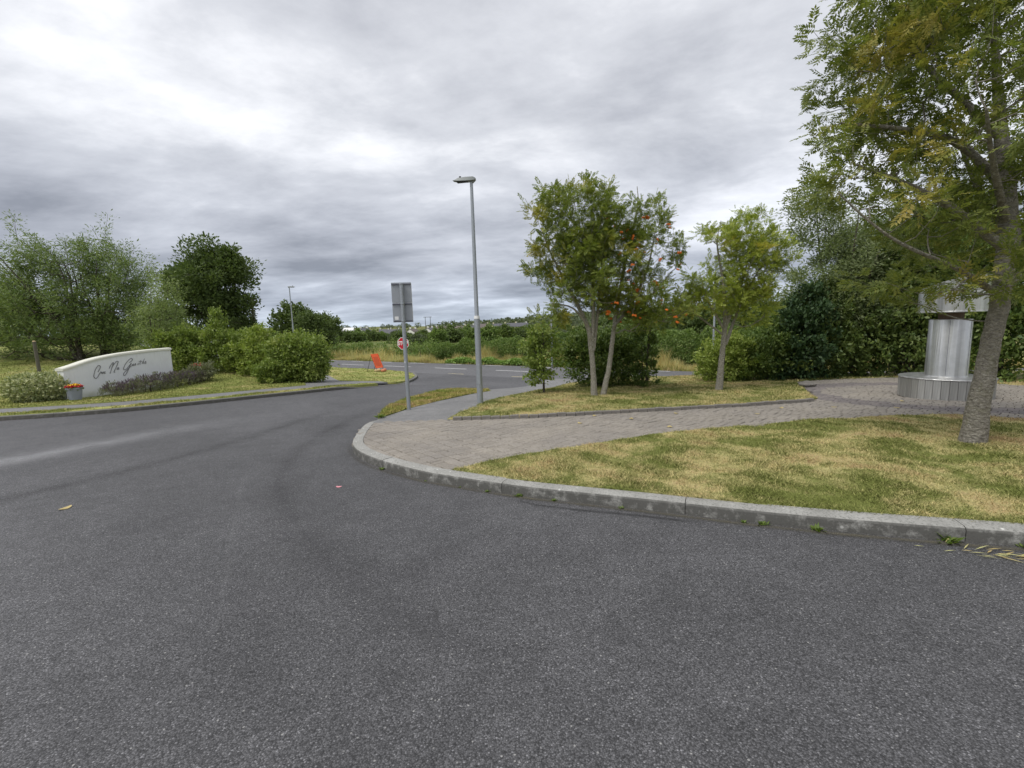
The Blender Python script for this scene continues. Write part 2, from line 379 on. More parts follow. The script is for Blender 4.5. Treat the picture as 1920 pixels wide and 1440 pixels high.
def wood_slat():
    m, k, o = new_mat('steel_slat'); v = objv(k); rnd = k.add('ShaderNodeObjectInfo').outputs['Random']
    mv = k.add('ShaderNodeMapping', {'Vector': v, 'Scale': (12, 12, .5)}).outputs[0]; a = k.noise(mv, 2., 5, .6)
    c = k.mix(rnd, (.27, .265, .25, 1), (.55, .545, .52, 1)); c = k.mix(1., c, k.ramp(a, [(.3, g3(.75)), (.7, g3(1.2))]), 'MULTIPLY')
    finish(k, o, c, .5, a, .2, .01, .6, .4); return m
M_slat = wood_slat()
def pavermat(name, island):
    m, k, o = new_mat(name); v = objv(k)
    rnd = k.add('ShaderNodeNewGeometry').outputs['Random Per Island'] if island else k.add('ShaderNodeObjectInfo').outputs['Random']
    geo = k.add('ShaderNodeNewGeometry').outputs['Position']
    a = k.noise(geo, 38., 5, .7); b = k.noise(geo, 1.1, 5, .6, .4)
    c = k.mix(rnd, (.262, .24, .211, 1), (.30, .276, .246, 1))
    c = k.mix(1., c, k.ramp(a, [(.25, g3(.72)), (.75, g3(1.25))]), 'MULTIPLY')
    c = k.mix(1., c, k.ramp(b, [(.3, (.86, .855, .86)), (.7, (1.14, 1.12, 1.08))]), 'MULTIPLY')
    finish(k, o, c, .9, a, .4, .006, 0., .2); return m
M_paver = pavermat('paver_single', False); M_paverI = pavermat('paver_field', True)
def ringmat():
    m, k, o = new_mat('paver_dark'); geo = k.add('ShaderNodeNewGeometry'); a = k.noise(geo.outputs['Position'], 30., 5, .7)
    c = k.mix(geo.outputs['Random Per Island'], (.17, .155, .15, 1), (.225, .20, .19, 1)); c = k.mix(1., c, k.ramp(a, [(.25, g3(.8)), (.75, g3(1.2))]), 'MULTIPLY')
    finish(k, o, c, .9, a, .4, .006, 0., .2); return m
M_paverD = ringmat()
M_bed = plain('paving_bed', (.085, .075, .055), .95, .25, 20., 0., .1, .3)
def linemat(name, c, thr):
    m, k, o = new_mat(name); v = objv(k); a = k.noise(v, 40., 5, .7); b = k.noise(v, 2., 4, .6)
    f = k.mapr(k.math('ADD', k.math('MULTIPLY', a, .6), k.math('MULTIPLY', b, .4)), thr, thr+.06)
    finish(k, o, k.mix(f, (.17, .17, .175, 1), (*c, 1)), .7, spec=.3); return m
M_line = linemat('line_white', (.72, .72, .70), .38); M_liney = linemat('line_yellow', (.72, .62, .36), .44)
def stainmat(name, c, dens):
    m, k, o = new_mat(name); tc = k.add('ShaderNodeTexCoord'); u = k.add('ShaderNodeSeparateXYZ', {0: tc.outputs['UV']}).outputs
    v = tc.outputs['Object']; a = k.noise(v, 55., 4, .75); b = k.noise(v, 1.7, 4, .6)
    edge = k.math('SUBTRACT', 1., k.math('ABSOLUTE', k.math('SUBTRACT', k.math('MULTIPLY', u[0], 2.), 1.)))
    ends = k.math('MULTIPLY', k.mapr(u[1], 0., .12), k.mapr(u[1], 1., .6))
    f = k.math('MULTIPLY', k.math('MULTIPLY', k.math('POWER', edge, 1.6), ends), k.mapr(k.math('ADD', k.math('MULTIPLY', a, .7), k.math('MULTIPLY', b, .5)), .42, .78, 0., dens), clamp=True)
    p = k.add('ShaderNodeBsdfPrincipled', {'Base Color': (*c, 1), 'Roughness': .9, 'Specular IOR Level': .1}); t = k.add('ShaderNodeBsdfTransparent')
    k.l.new(k.add('ShaderNodeMixShader', {0: f, 1: t.outputs[0], 2: p.outputs[0]}).outputs[0], o.inputs[0]); return m
M_chalk = stainmat('chalk_dust', (.42, .42, .43), .72); M_tyre = stainmat('tyre_scuff', (.27, .27, .275), .3); M_damp = stainmat('damp_seam', (.05, .05, .05), 1.1); M_darktrack = stainmat('dark_wheel_track', (.075, .074, .077), .35)

# ------------------------------------------------------------------ ground, roads
def build_ground():
    rad = np.concatenate([np.linspace(.5, 60, 70), np.geomspace(62, 9000, 110)]); ang = np.linspace(0, 2*math.pi, 241)[:-1]
    rr, aa = np.meshgrid(rad, ang, indexing='ij'); x = rr*np.sin(aa); y = rr*np.cos(aa); z = T(x, y)-.07
    z = z+ss(y, 2200, 4200)*(12+14*np.sin(aa*9)+8*np.sin(aa*23+1))*ss(y, 2200, 4200)-3*ss(-y, 10, 60)
    V = np.stack([x, y, z], -1).reshape(-1, 3); m, k = rr.shape; i = np.arange(m-1)[:, None]*k; j = np.arange(k)[None]; j2 = (j+1) % k
    Q = np.stack([i+j, i+k+j, i+k+j2, i+j2], -1).reshape(-1, 4)
    tag(link('ground', mesh_np('ground', V, Q, smooth=True), M_field), 'grass fields and countryside reaching the horizon', kind='structure')
build_ground()
drape('estate_road', [(-42, -9), (18, -9), (18, 6), (6, 18.5), (3, 23.5), (-3, 28), (-8, 31.5), (-14, 35), (-22, 34), (-30, 20), (-42, 10)], 0., M_road, 1.0, edge=1.0, label='grey asphalt estate road curving down to the junction')
xs = np.arange(-90, 60.1, 1.5)
def road_line(off): # near-side offset positive
    s = np.where(xs < 8, -.6816, -.6816*np.exp(-(np.maximum(xs, 8)-8)/6)); nn = np.stack([-s, np.ones_like(s)], 1)/np.sqrt(1+s*s)[:, None]
    nn = np.stack([s, -np.ones_like(s)], 1)/np.sqrt(1+s*s)[:, None]
    return np.stack([xs, yc(xs)], 1)+nn*off
def strip(name, o1, o2, dz, mat, kind='structure', parent=None, label=None):
    a, b = road_line(o1), road_line(o2); za = np.full(len(a), -1.4+dz)
    V = np.concatenate([np.column_stack([a, za]), np.column_stack([b, za])]); k = len(a); i = np.arange(k-1)
    o = link(name, mesh_np(name, V, np.stack([i, i+1, k+i+1, k+i], 1)), mat, parent)
    if parent is None: tag(o, label, kind=kind)
    return o
main_road = strip('main_road', 2.95, -2.95, .004, M_main, label='main road running past the junction')
def dash(x0, ln, wd, off, mat):
    c = np.array([x0, float(yc(x0))]); t = np.array([.8263, -.5632]) if x0 < 8 else np.array([.9, -.43]); nn = np.array([-t[1], t[0]])
    if x0 >= 8: t = np.array([1, float(yc(x0+1)-yc(x0))]); t /= np.linalg.norm(t); nn = np.array([-t[1], t[0]])
    c = c-nn*off; P = [c+nn*wd/2, c-nn*wd/2, c+t*ln-nn*wd/2, c+t*ln+nn*wd/2]
    V = [(p[0], p[1], -1.4+.009) for p in P]; MB().raw(V, [(3, 2, 1, 0)][::-1]).build('lane_marking', mat, main_road)
for i in range(-7, 2): dash(-1.01+i*4.45, 2.9, .13, 0, M_line)
for i in range(8): dash(5.4+i*4.2, 4.15, .13, 0, M_line)
for i in range(-9, 6):
    dash(-6.6+i*3.2, 1.6, .11, -2.62, M_line)
for i in range(-8, 1): dash(-7.2+i*3.4, 2.0, .12, 2.55, M_liney)
dash(-2.6, 1.3, .10, 2.5, M_liney); dash(1.4, 1.0, .1, 2.5, M_liney)
def ribbon(name, pts, wd, mat, dz=.004):
    P = crom(pts, .3); a = offset(P, wd/2); b = offset(P, -wd/2); k = len(P)
    V = [(p[0], p[1], t1(*p)+dz) for p in a]+[(p[0], p[1], t1(*p)+dz) for p in b]
    me = mesh_np(name, V, [(i, i+1, k+i+1, k+i) for i in range(k-1)][::1]); uvl = me.uv_layers.new(name='UV')
    for L in me.loops:
        i = L.vertex_index; uvl.data[L.index].uv = (0. if i < k else 1., (i % k)/(k-1))
    return link(name, me, mat, bpy.data.objects['estate_road'])
ribbon('chalk_streak', [(-10.5, 5.0), (-8.9, 6.1), (-7.95, 6.85), (-7.65, 7.5), (-7.45, 8.3), (-7.15, 9.2), (-6.65, 10.0), (-6.0, 10.9)], 1.7, M_chalk)
ribbon('chalk_streak', [(-9.8, 5.6), (-8.4, 6.55), (-7.75, 7.2), (-7.5, 7.9), (-7.35, 8.7)], 1.1, M_chalk, .006)
ribbon('tyre_scuff', [(-1.72, 2.2), (-1.80, 2.53), (-2.08, 3.05), (-2.50, 3.81), (-2.78, 4.34), (-3.15, 5.03), (-3.53, 5.83), (-3.85, 6.8), (-3.98, 7.6)], .11, M_tyre)
ribbon('tyre_scuff', [(-1.74, 2.38), (-1.80, 2.5), (-1.84, 2.62)], .09, M_tyre, .006)
ribbon('damp_track', [(-7.5, 2.5), (-5.8, 5.0), (-5.0, 7.6), (-4.7, 10.5), (-4.3, 14)], .7, M_darktrack, .002)
ribbon('damp_track', [(.5, 1.6), (-1.2, 3.0), (-2.8, 5.2), (-3.5, 7.6), (-3.6, 10.5), (-3.3, 14)], .7, M_darktrack, .002)
M_dirt = stainmat('gutter_dirt', (.13, .12, .09), 1.2)
ribbon('gutter_dirt', [(5.2, 2.60), (3.66, 3.06), (2.31, 3.51), (1.13, 4.04), (.17, 4.45), (-.40, 4.75), (-.73, 4.95), (-1.07, 5.15), (-1.47, 5.47), (-1.94, 5.91), (-2.33, 6.43), (-2.59, 6.95), (-2.76, 7.6)], .13, M_dirt, .005)
ribbon('gutter_seam', [(1.6, 3.72), (1.1, 3.93), (.6, 4.1), (.2, 4.28), (-.1, 4.5)], .10, M_damp)

# ------------------------------------------------------------------ kerbs, lawns, paths
kb = crom([(16, -.45), (9, 1.5), (6, 2.42), (3.70, 3.12), (2.34, 3.57), (1.15, 4.09), (.19, 4.50), (-.38, 4.80), (-.70, 4.99), (-1.04, 5.20), (-1.43, 5.52), (-1.89, 5.95), (-2.28, 6.45), (-2.53, 6.95), (-2.70, 7.6), (-2.86, 8.5), (-2.93, 9.3), (-2.95, 9.9)], .12)
KW = .17
def kerb_run(rootname, label, line, side, stone, hfun, seed=0, mat=None):
    rt_ = root(rootname, (line[0][0], line[0][1], t1(*line[0])), label, None, kind='structure')
    P = np.array(line); s = np.concatenate(([0], np.cumsum(np.linalg.norm(np.diff(P, axis=0), axis=1)))); r = np.random.default_rng(seed); a = 0.
    while a < s[-1]-.05:
        b = min(a+stone*(.92+.16*r.random()), s[-1]); st = np.linspace(a+.003, b-.003, max(3, int((b-a)/.15)))
        cx = np.interp(st, s, P[:, 0]); cy = np.interp(st, s, P[:, 1]); C = np.stack([cx, cy], 1)
        t = np.stack([np.interp(st, s, np.gradient(P[:, 0], s)), np.interp(st, s, np.gradient(P[:, 1], s))], 1); t /= np.linalg.norm(t, axis=1)[:, None]
        nn = np.stack([-t[:, 1], t[:, 0]], 1)*side; v = []; f = []; jz = r.normal()*.002; bx, by = C[0]; bz = t1(bx, by)
        for c, q_ in zip(C, nn):
            z = t1(*c); h = hfun(*c)+jz
            for o_, dz in ((0.0, -.1), (0.0, h-.028), (.008, h-.010), (.028, h), (KW-.01, h+.002), (KW, h-.01), (KW, -.1)): v.append((c[0]+q_[0]*o_-bx, c[1]+q_[1]*o_-by, z+dz-bz))
        m = 7; L = len(C)
        for i in range(L-1):
            for k in range(m-1): f.append((i*m+k, i*m+k+1, (i+1)*m+k+1, (i+1)*m+k) if side > 0 else (i*m+k, (i+1)*m+k, (i+1)*m+k+1, i*m+k+1))
        f.append(tuple(range(m))[::-1 if side > 0 else 1]); f.append(tuple((L-1)*m+k for k in range(m))[::1 if side > 0 else -1])
        o = MB().raw(v, f).build('kerb_stone', mat or M_kerb, rt_, smooth=50)
        o.location = (bx-rt_.location.x, by-rt_.location.y, bz-rt_.location.z); a = b
    return rt_
kerb_run('kerb', 'curved concrete kerb round the corner of the paved path', kb, -1, 1.9, lambda x, y: .115-.10*float(ss(y, 8.6, 9.9)), 3)
kbk = offset(kb, -KW+.03)                                         # inner edge
pav_edge = [(-.61, 5.32), (-.17, 5.64), (.64, 6.12), (1.46, 6.5), (2.4, 6.93), (3.37, 7.22), (4.34, 7.44), (5.35, 7.62), (6.34, 7.79), (7.3, 7.8), (8.15, 7.2), (10, 6.4), (14.5, 5.2)]
kin = [p for p in kbk if p[0] < 15 and p[0] > -.72]
front_poly = kin+[(-.74, 5.22)]+pav_edge
def turf(x, y): return .012*np.sin(x*2.1+y*1.3)+.010*np.sin(x*4.7-y*3.9+1)+.006*np.sin(x*9.1+y*7.7)
front_lawn = drape('front_lawn', front_poly, .125, M_lawnR, .35, .1, bumpz=turf, label='dry mown lawn behind the curved kerb')
edge_line = [(-1.18, 8.79), (.40, 8.81), (1.47, 8.94), (2.6, 9.10), (3.74, 9.26), (4.91, 9.42), (6.67, 9.84)]
pkin = [p for p in kbk if p[0] <= -.55 and p[1] < 8.9]
pav_poly = [(-.61, 5.32)]+pkin+[(-2.6, 8.83), (-1.3, 8.80)]+edge_line+[(7.04, 10.13), (8.31, 12.75), (8.92, 13.94), (10.15, 14.35), (12.22, 14.35), (12.9, 11.55), (14.2, 9.4), (14.5, 5.2)]+pav_edge[::-1][1:-1]
paving = drape('block_paving', pav_poly, .075, M_bed, .5, .08, label='buff block paving running from the kerb to the round plaza')
verge_poly = [(-2.87, 9.5), (-3.02, 10.4), (-3.08, 11.4), (-2.98, 13.0), (-2.54, 14.3), (-1.96, 15.4), (-1.3, 15.7), (-.80, 15.2), (-.71, 14.5), (-1.04, 13.79), (-1.48, 12.89), (-1.98, 11.94), (-2.45, 10.76), (-2.74, 9.5)]
drape('road_verge', verge_poly, .125, M_verge, .35, .12, bumpz=turf, label='grass verge under the sign post')
path_poly = [(-2.78, 8.78), (-2.8, 9.6), (-2.55, 10.76), (-2.1, 11.94), (-1.6, 12.89), (-1.2, 13.9), (-.85, 15.3), (-.2, 16.8), (.5, 18.6), (1.2, 20.8), (1.9, 23.3), (5, 21.6), (4.2, 20.2), (2.7, 18), (1.75, 15.9), (.95, 14.05), (.2, 12.72), (-.6, 11.33), (-1.05, 9.67), (-1.2, 8.82)]
drape('footpath', path_poly, .11, M_path, .4, .1, label='grey tarmac footpath between the verge and the lawn')
mid_poly = [(-1.31, 8.9), (-1.17, 9.67), (-.75, 11.33), (-.01, 12.72), (.66, 14.05), (1.5, 15.9), (2.4, 17.9), (3.6, 20.1), (4.6, 21.6)]+[(float(x), float(yc(x))-3.15*math.sqrt(1+.46*math.exp(-max(0, x-8)/3))) for x in np.arange(6, 26, 1.)]+[(25, 6), (15, 5.4), (14.3, 9.4), (13.0, 11.55), (12.32, 14.42), (10.1, 14.45), (8.84, 14.02), (8.2, 12.8), (6.95, 10.2), (6.6, 9.93)]+[(x, y+.07) for x, y in edge_line[::-1][1:]]
mid_lawn = drape('middle_lawn', mid_poly, .125, M_lawnR, .45, .12, bumpz=turf, label='dry mown lawn where the two small rowan trees stand')
# brick edging of the middle lawn
er = root('lawn_edging', (-1.18, 8.79, t1(-1.18, 8.79)), 'row of dark edging blocks along the middle lawn', None, kind='structure')
bb = MB().box((0, 0, 0), (.178, .10, .19), bev=.012).mesh('edging_block')
El = np.array(edge_line); es = np.concatenate(([0], np.cumsum(np.linalg.norm(np.diff(El, axis=0), axis=1))))
for i, a in enumerate(np.arange(.09, es[-1], .187)):
    x, y = np.interp(a, es, El[:, 0]), np.interp(a, es, El[:, 1]); x2, y2 = np.interp(a+.05, es, El[:, 0]), np.interp(a+.05, es, El[:, 1])
    o = link('edging_block', bb, M_stone, er); o.location = (x-er.location.x, y-er.location.y+.0, t1(x, y)+.085+rng.normal()*.006-er.location.z)
    o.rotation_euler = (rng.normal()*.03, rng.normal()*.02, math.atan2(y2-y, x2-x)+rng.normal()*.03)
# pavers : courses along a diagonal
def build_pavers():
    u = np.array([.62, -.785]); v = np.array([.785, .62]); cw = .165; r = np.random.default_rng(5); items = []
    c0 = np.array([2., 8.5])
    for i in range(-56, 94):
        a = -9.-r.random()*.2
        while a < 13:
            ln = r.choice([.11, .14, .165, .20]); items.append((i*cw, a+ln/2, ln)); a += ln
    A = np.array(items); C = c0+A[:, :1]*v+A[:, 1:2]*u
    m = inpoly(C, pav_poly)
    for sgn in ((.09, 0), (-.09, 0), (0, .09), (0, -.09)): m |= inpoly(C+np.array(sgn), pav_poly)
    C, Ln = C[m], A[m, 2]; D = np.linalg.norm(C, axis=1); o = np.argsort(D); C, Ln = C[o], Ln[o]
    rotz = math.atan2(u[1], u[0]); meshes = {}
    def prism(ln):
        g = .0065; X, Y, b = ln/2-g, cw/2-g, .007; v_ = []
        for (x, y, z) in ((X, Y, -.03), (X, Y, .016), (X-b, Y-b, .024)): v_ += [(-x, -y, z), (x, -y, z), (x, y, z), (-x, y, z)]
        f = []
        for k in (0, 4):
            for e in range(4): f.append((k+e, k+(e+1) % 4, k+4+(e+1) % 4, k+4+e))
        f.append((8, 9, 10, 11)); return v_, f
    for ln in (.11, .14, .165, .20): meshes[ln] = MB().raw(*prism(ln)).mesh('paver')
    inside = inpoly(C, pav_poly); near = [k for k in range(len(C)) if inside[k]][:300]; ns = set(near); V = []; F = []; VD = []; FD = []
    ctr = np.array([9.75, 10.35])
    for k in range(len(C)):
        x, y = C[k]; z = t1(x, y)+.088+r.normal()*.0022; tx, ty = r.normal()*.008, r.normal()*.008
        if k in ns:
            ob = link('paver', meshes[float(Ln[k])], M_paver, paving); ob.location = (x, y, z); ob.rotation_euler = (tx-.03, ty, rotz+r.normal()*.01)
        else:
            pv, pf = prism(float(Ln[k])); cs, sn = math.cos(rotz), math.sin(rotz); dd = np.linalg.norm(C[k]-ctr)
            Vt, Ft = (VD, FD) if (2.15 < dd < 2.9 and x < 11.5) else (V, F); b = len(Vt)
            Vt += [(x+p[0]*cs-p[1]*sn, y+p[0]*sn+p[1]*cs, z+p[2]+p[0]*ty-.042*(p[0]*sn+p[1]*cs)) for p in pv]; Ft += [tuple(q+b for q in f_) for f_ in pf]
    o1 = MB(); o1.v, o1.f = V, F; tag(o1.build('paver_field', M_paverI, paving), kind='stuff')
    o2 = MB(); o2.v, o2.f = VD, FD; tag(o2.build('dark_paver_ring', M_paverD, paving), kind='stuff')
build_pavers()
# left side
lk = crom([(-40, 4.2), (-30, 7), (-22, 9.1), (-16, 10.75), (-13.2, 11.52), (-12.1, 11.9), (-11.0, 12.5), (-9.8, 13.6), (-8.5, 15.1), (-7.1, 16.7), (-6.15, 18.2), (-5.6, 19.6), (-5.3, 21.2), (-5.22, 22.8), (-5.3, 24.6), (-5.5, 26.4), (-6.1, 28.4), (-7.0, 29.7), (-9.0, 31.5), (-14, 34.95), (-24, 41.8)], .25)
kerb_run('left_kerb', 'grey concrete kerb along the far side of the estate road', lk, 1, 2.2, lambda x, y: (.115-.09*float(ss(y, 17.2, 18.4))*(1-float(ss(y, 22., 23.5))))*(1-.9*float(ss(y, 30, 33))), 9, M_kerb2)
lkv = [p for p in lk if p[1] < 19.4]
drape('left_verge', offset(lkv, .09)+offset(lkv, .72)[::-1], .13, M_lawnL, .5, .1, label='narrow grass strip between kerb and pavement')
pvl = offset(lkv, .70)+[(-5.75, 20.9), (-6.4, 21.9), (-8.3, 21.9), (-9.2, 23.6), (-10.7, 26.5), (-12.9, 29.5), (-16.4, 33), (-18.4, 36.6), (-19.6, 36.4), (-17.6, 33), (-14.3, 29.2), (-12.2, 26.2), (-10.9, 23.5), (-10.0, 21.6)]+[p for p in offset(lkv, 2.2)[::-1] if p[1] < 18.6]
drape('left_pavement', pvl, .118, M_path, .5, .08, label='grey tarmac pavement with a branch behind the clipped hedge')
island = [(-5.45, 21.2), (-5.36, 22.8), (-5.45, 24.6), (-5.65, 26.4), (-6.22, 28.3), (-7.1, 29.55), (-9.1, 31.3), (-14.1, 34.75), (-18.3, 37.2), (-16.4, 33.0), (-12.9, 29.5), (-10.7, 26.5), (-9.2, 23.6), (-8.4, 22.0), (-6.6, 22.0), (-5.8, 21.3)]
drape('corner_lawn', island, .128, M_lawnL, .5, .1, bumpz=turf, label='grass corner where the orange sign stands')
ll = [p for p in offset(lkv, 2.17) if p[1] < 18.6]+[(-9.95, 21.6), (-10.85, 23.5), (-12.15, 26.2), (-14.3, 29.2), (-17.6, 33), (-19.7, 36.5), (-26, 41.5), (-45, 54.5), (-75, 72), (-95, 40), (-60, 4)]
left_lawn = drape('left_lawn', ll, .13, M_lawnL, .8, .1, label='sloping green lawn around the entrance wall', edge=.6)

# ------------------------------------------------------------------ grass blades
def blades(name, poly, count, hgt, mat, dmax, wid=.005, lean=.8, label='', zoff=.125, near=3., bump=True):
    A = np.array(poly); lo, hi = A.min(0), A.max(0); out = []; tot = 0
    while tot < count:
        P = lo+(hi-lo)*rng.random((count*3, 2)); D = np.linalg.norm(P, axis=1)
        P = P[(D < dmax) & (rng.random(len(D)) < np.minimum(1, (near/np.maximum(D, .1))**1.6))]; P = P[inpoly(P, poly)]; out.append(P); tot += len(P)
        if len(P) < count*.002: break
    P = np.concatenate(out)[:count]; k = len(P); D = np.linalg.norm(P, axis=1)
    z = T(P[:, 0], P[:, 1])+zoff-.012+(turf(P[:, 0], P[:, 1]) if bump else .006); th = rng.random(k)*2*math.pi; h = hgt*(.4+.9*rng.random(k)); ln = lean*h*(rng.random(k)**.7)
    ww = wid*(.7+.6*rng.random(k))*np.maximum(1, D/6.); dx, dy = np.cos(th), np.sin(th); p2 = rng.random(k)*2*math.pi
    b = np.stack([P[:, 0], P[:, 1], z], 1); s = np.stack([np.cos(p2)*ww, np.sin(p2)*ww, np.zeros(k)], 1)
    tip = b+np.stack([dx*ln, dy*ln, h], 1)
    V = np.stack([b-s, b+s, tip], 1).reshape(-1, 3); o = link(name, mesh_np(name, V, tris=np.arange(k*3).reshape(-1, 3)), mat)
    return tag(o, label, 'grass', kind='stuff')
blades('lawn_grass', front_poly, 320000, .034, M_lawnR, 12, .0046, 1.7, 'short dry grass blades on the lawn by the kerb', near=4.2)
blades('lawn_grass', mid_poly, 120000, .045, M_lawnR, 19, .004, 1.4, 'short dry grass blades round the small rowan trees', near=11)
blades('verge_grass', verge_poly, 22000, .06, M_verge, 18, .004, 1.2, 'green grass blades on the verge under the sign post')
blades('lawn_grass', [p for p in ll if p[0] > -40], 110000, .035, M_lawnL, 34, .005, 1.4, 'green grass blades around the white entrance wall', near=20, bump=False, zoff=.13)
blades('lawn_grass', island, 16000, .04, M_lawnL, 45, .005, 1.0, 'grass blades on the corner with the orange sign', near=30)
blades('verge_grass', offset(lkv, .12)+offset(lkv, .74)[::-1], 22000, .05, M_lawnL, 30, .004, 1.0, 'grass blades on the strip along the far kerb', near=15)

# ------------------------------------------------------------------ foliage tools
def unit(a): return a/np.maximum(np.linalg.norm(a, axis=-1, keepdims=True), 1e-9)
def leaf_quads(C, Dr, Nm, ln, wd):
    """kite-shaped leaves, folded a little along the midrib"""
    Dr = unit(Dr); S = unit(np.cross(Dr, Nm)); Nn = np.cross(S, Dr); ln = np.asarray(ln)[:, None]; wd = np.asarray(wd)[:, None]
    a = C; b = C+Dr*ln*.45+S*wd*.5+Nn*wd*.18; c = C+Dr*ln; e = C+Dr*ln*.45-S*wd*.5+Nn*wd*.18
    V = np.stack([a, b, c, e], 1).reshape(-1, 3); return V, np.arange(len(C)*4).reshape(-1, 4)
def compound(C, Dr, Nm, ln, pairs, lw):
    k = len(C); Dr = unit(Dr); S = unit(np.cross(Dr, Nm)); Nn = unit(np.cross(S, Dr)); cs = []; ds = []; ls = []; ns_ = []
    for i in range(pairs):
        t = .22+.72*i/(pairs-1); droop = -.25*t*t
        base = C+Dr*ln[:, None]*t+Nn*ln[:, None]*droop*.5
        for sg in (-1, 1):
            cs.append(base); ds.append(unit(Dr*.62+S*sg*.85+Nn*(-.12)+rng.normal(size=(k, 3))*.12)); ls.append(ln*.36*(1-.35*abs(t-.5))); ns_.append(Nn)
    cs.append(C+Dr*ln[:, None]*.97-Nn*ln[:, None]*.12); ds.append(Dr-.2*Nn); ls.append(ln*.33); ns_.append(Nn)
    ls = np.concatenate(ls); return leaf_quads(np.concatenate(cs), np.concatenate(ds), np.concatenate(ns_), ls, ls*lw)
def sample_blobs(bl, k, shell=.5, r=rng):
    bl = np.array(bl); vol = bl[:, 3]*bl[:, 4]*bl[:, 5]; idx = r.choice(len(bl), k, p=vol**.8/np.sum(vol**.8)); d_ = unit(r.normal(size=(k, 3)))
    rad = r.random(k)**(1/3.); rad = np.where(r.random(k) < shell, .8+.25*r.random(k), rad)
    return bl[idx, :3]+d_*bl[idx, 3:]*rad[:, None], d_
def skeleton(limbs, clusters, seg=.2, sag=.0):
    pos = []; par = []; rad = []
    for L in limbs:
        pts = np.array(crom([p[:3] for p in L['p']], .18)); rr = np.interp(np.linspace(0, 1, len(pts)), np.linspace(0, 1, len(L['r'])), L['r'])
        for p, r_ in zip(pts, rr): pos.append(p); par.append(-1); rad.append(r_)
    nl = len(pos); pos = list(pos); P = np.array(pos); cl = np.array(clusters); d0 = np.min(np.linalg.norm(cl[:, None]-P[None], axis=2), axis=1); cl = cl[np.argsort(d0)]; tips = []
    arr = np.zeros((nl+len(cl)*14, 3)); arr[:nl] = P; m = nl; rads = np.zeros(len(arr)); rads[:nl] = rad; parent = np.full(len(arr), -1)
    for c in cl:
        dv = np.linalg.norm(arr[:m]-c, axis=1)+1.2*np.maximum(0, arr[:m, 2]-c[2]+.05); j = int(np.argmin(dv)); a = arr[j]; L = np.linalg.norm(c-a); k = min(12, max(1, int(math.ceil(L/seg)))); prev = j
        bow = rng.normal(size=3)*.08*L
        for i in range(1, k+1):
            t = i/k; p = a+(c-a)*t+bow*math.sin(math.pi*t)-np.array([0, 0, .10*L])*math.sin(math.pi*t); arr[m] = p; parent[m] = prev; prev = m; m += 1
        tips.append((c, unit(c-a)))
    cnt = np.zeros(m); 
    for i in range(m-1, nl-1, -1):
        cnt[i] += 1
        if parent[i] >= nl: cnt[parent[i]] += cnt[i]
    return arr[:m], parent[:m], cnt, rads[:m], nl, tips
def twig_mesh(arr, parent, cnt, rads, nl, rtip, sides=4):
    i = np.arange(nl, len(arr)); j = parent[i]; r1 = rtip*np.maximum(cnt[i], 1)**.42; r0_ = np.where(j >= nl, rtip*np.maximum(cnt[np.maximum(j, 0)], 1)**.42, r1*1.1)
    a, b = arr[j], arr[i]; t = unit(b-a); x = unit(np.cross(t, np.where(np.abs(t[:, 2:]) < .9, [[0, 0, 1.]], [[1., 0, 0]]))); y = np.cross(t, x); th = np.arange(sides)*2*math.pi/sides
    ring = x[:, None]*np.cos(th)[None, :, None]+y[:, None]*np.sin(th)[None, :, None]
    V = np.concatenate([a[:, None]+ring*r0_[:, None, None], b[:, None]+ring*r1[:, None, None]], 1).reshape(-1, 3); base = np.arange(len(i))[:, None]*2*sides; k = np.arange(sides)[None]; k2 = (k+1) % sides
    return V, np.stack([base+k, base+k2, base+sides+k2, base+sides+k], -1).reshape(-1, 4)
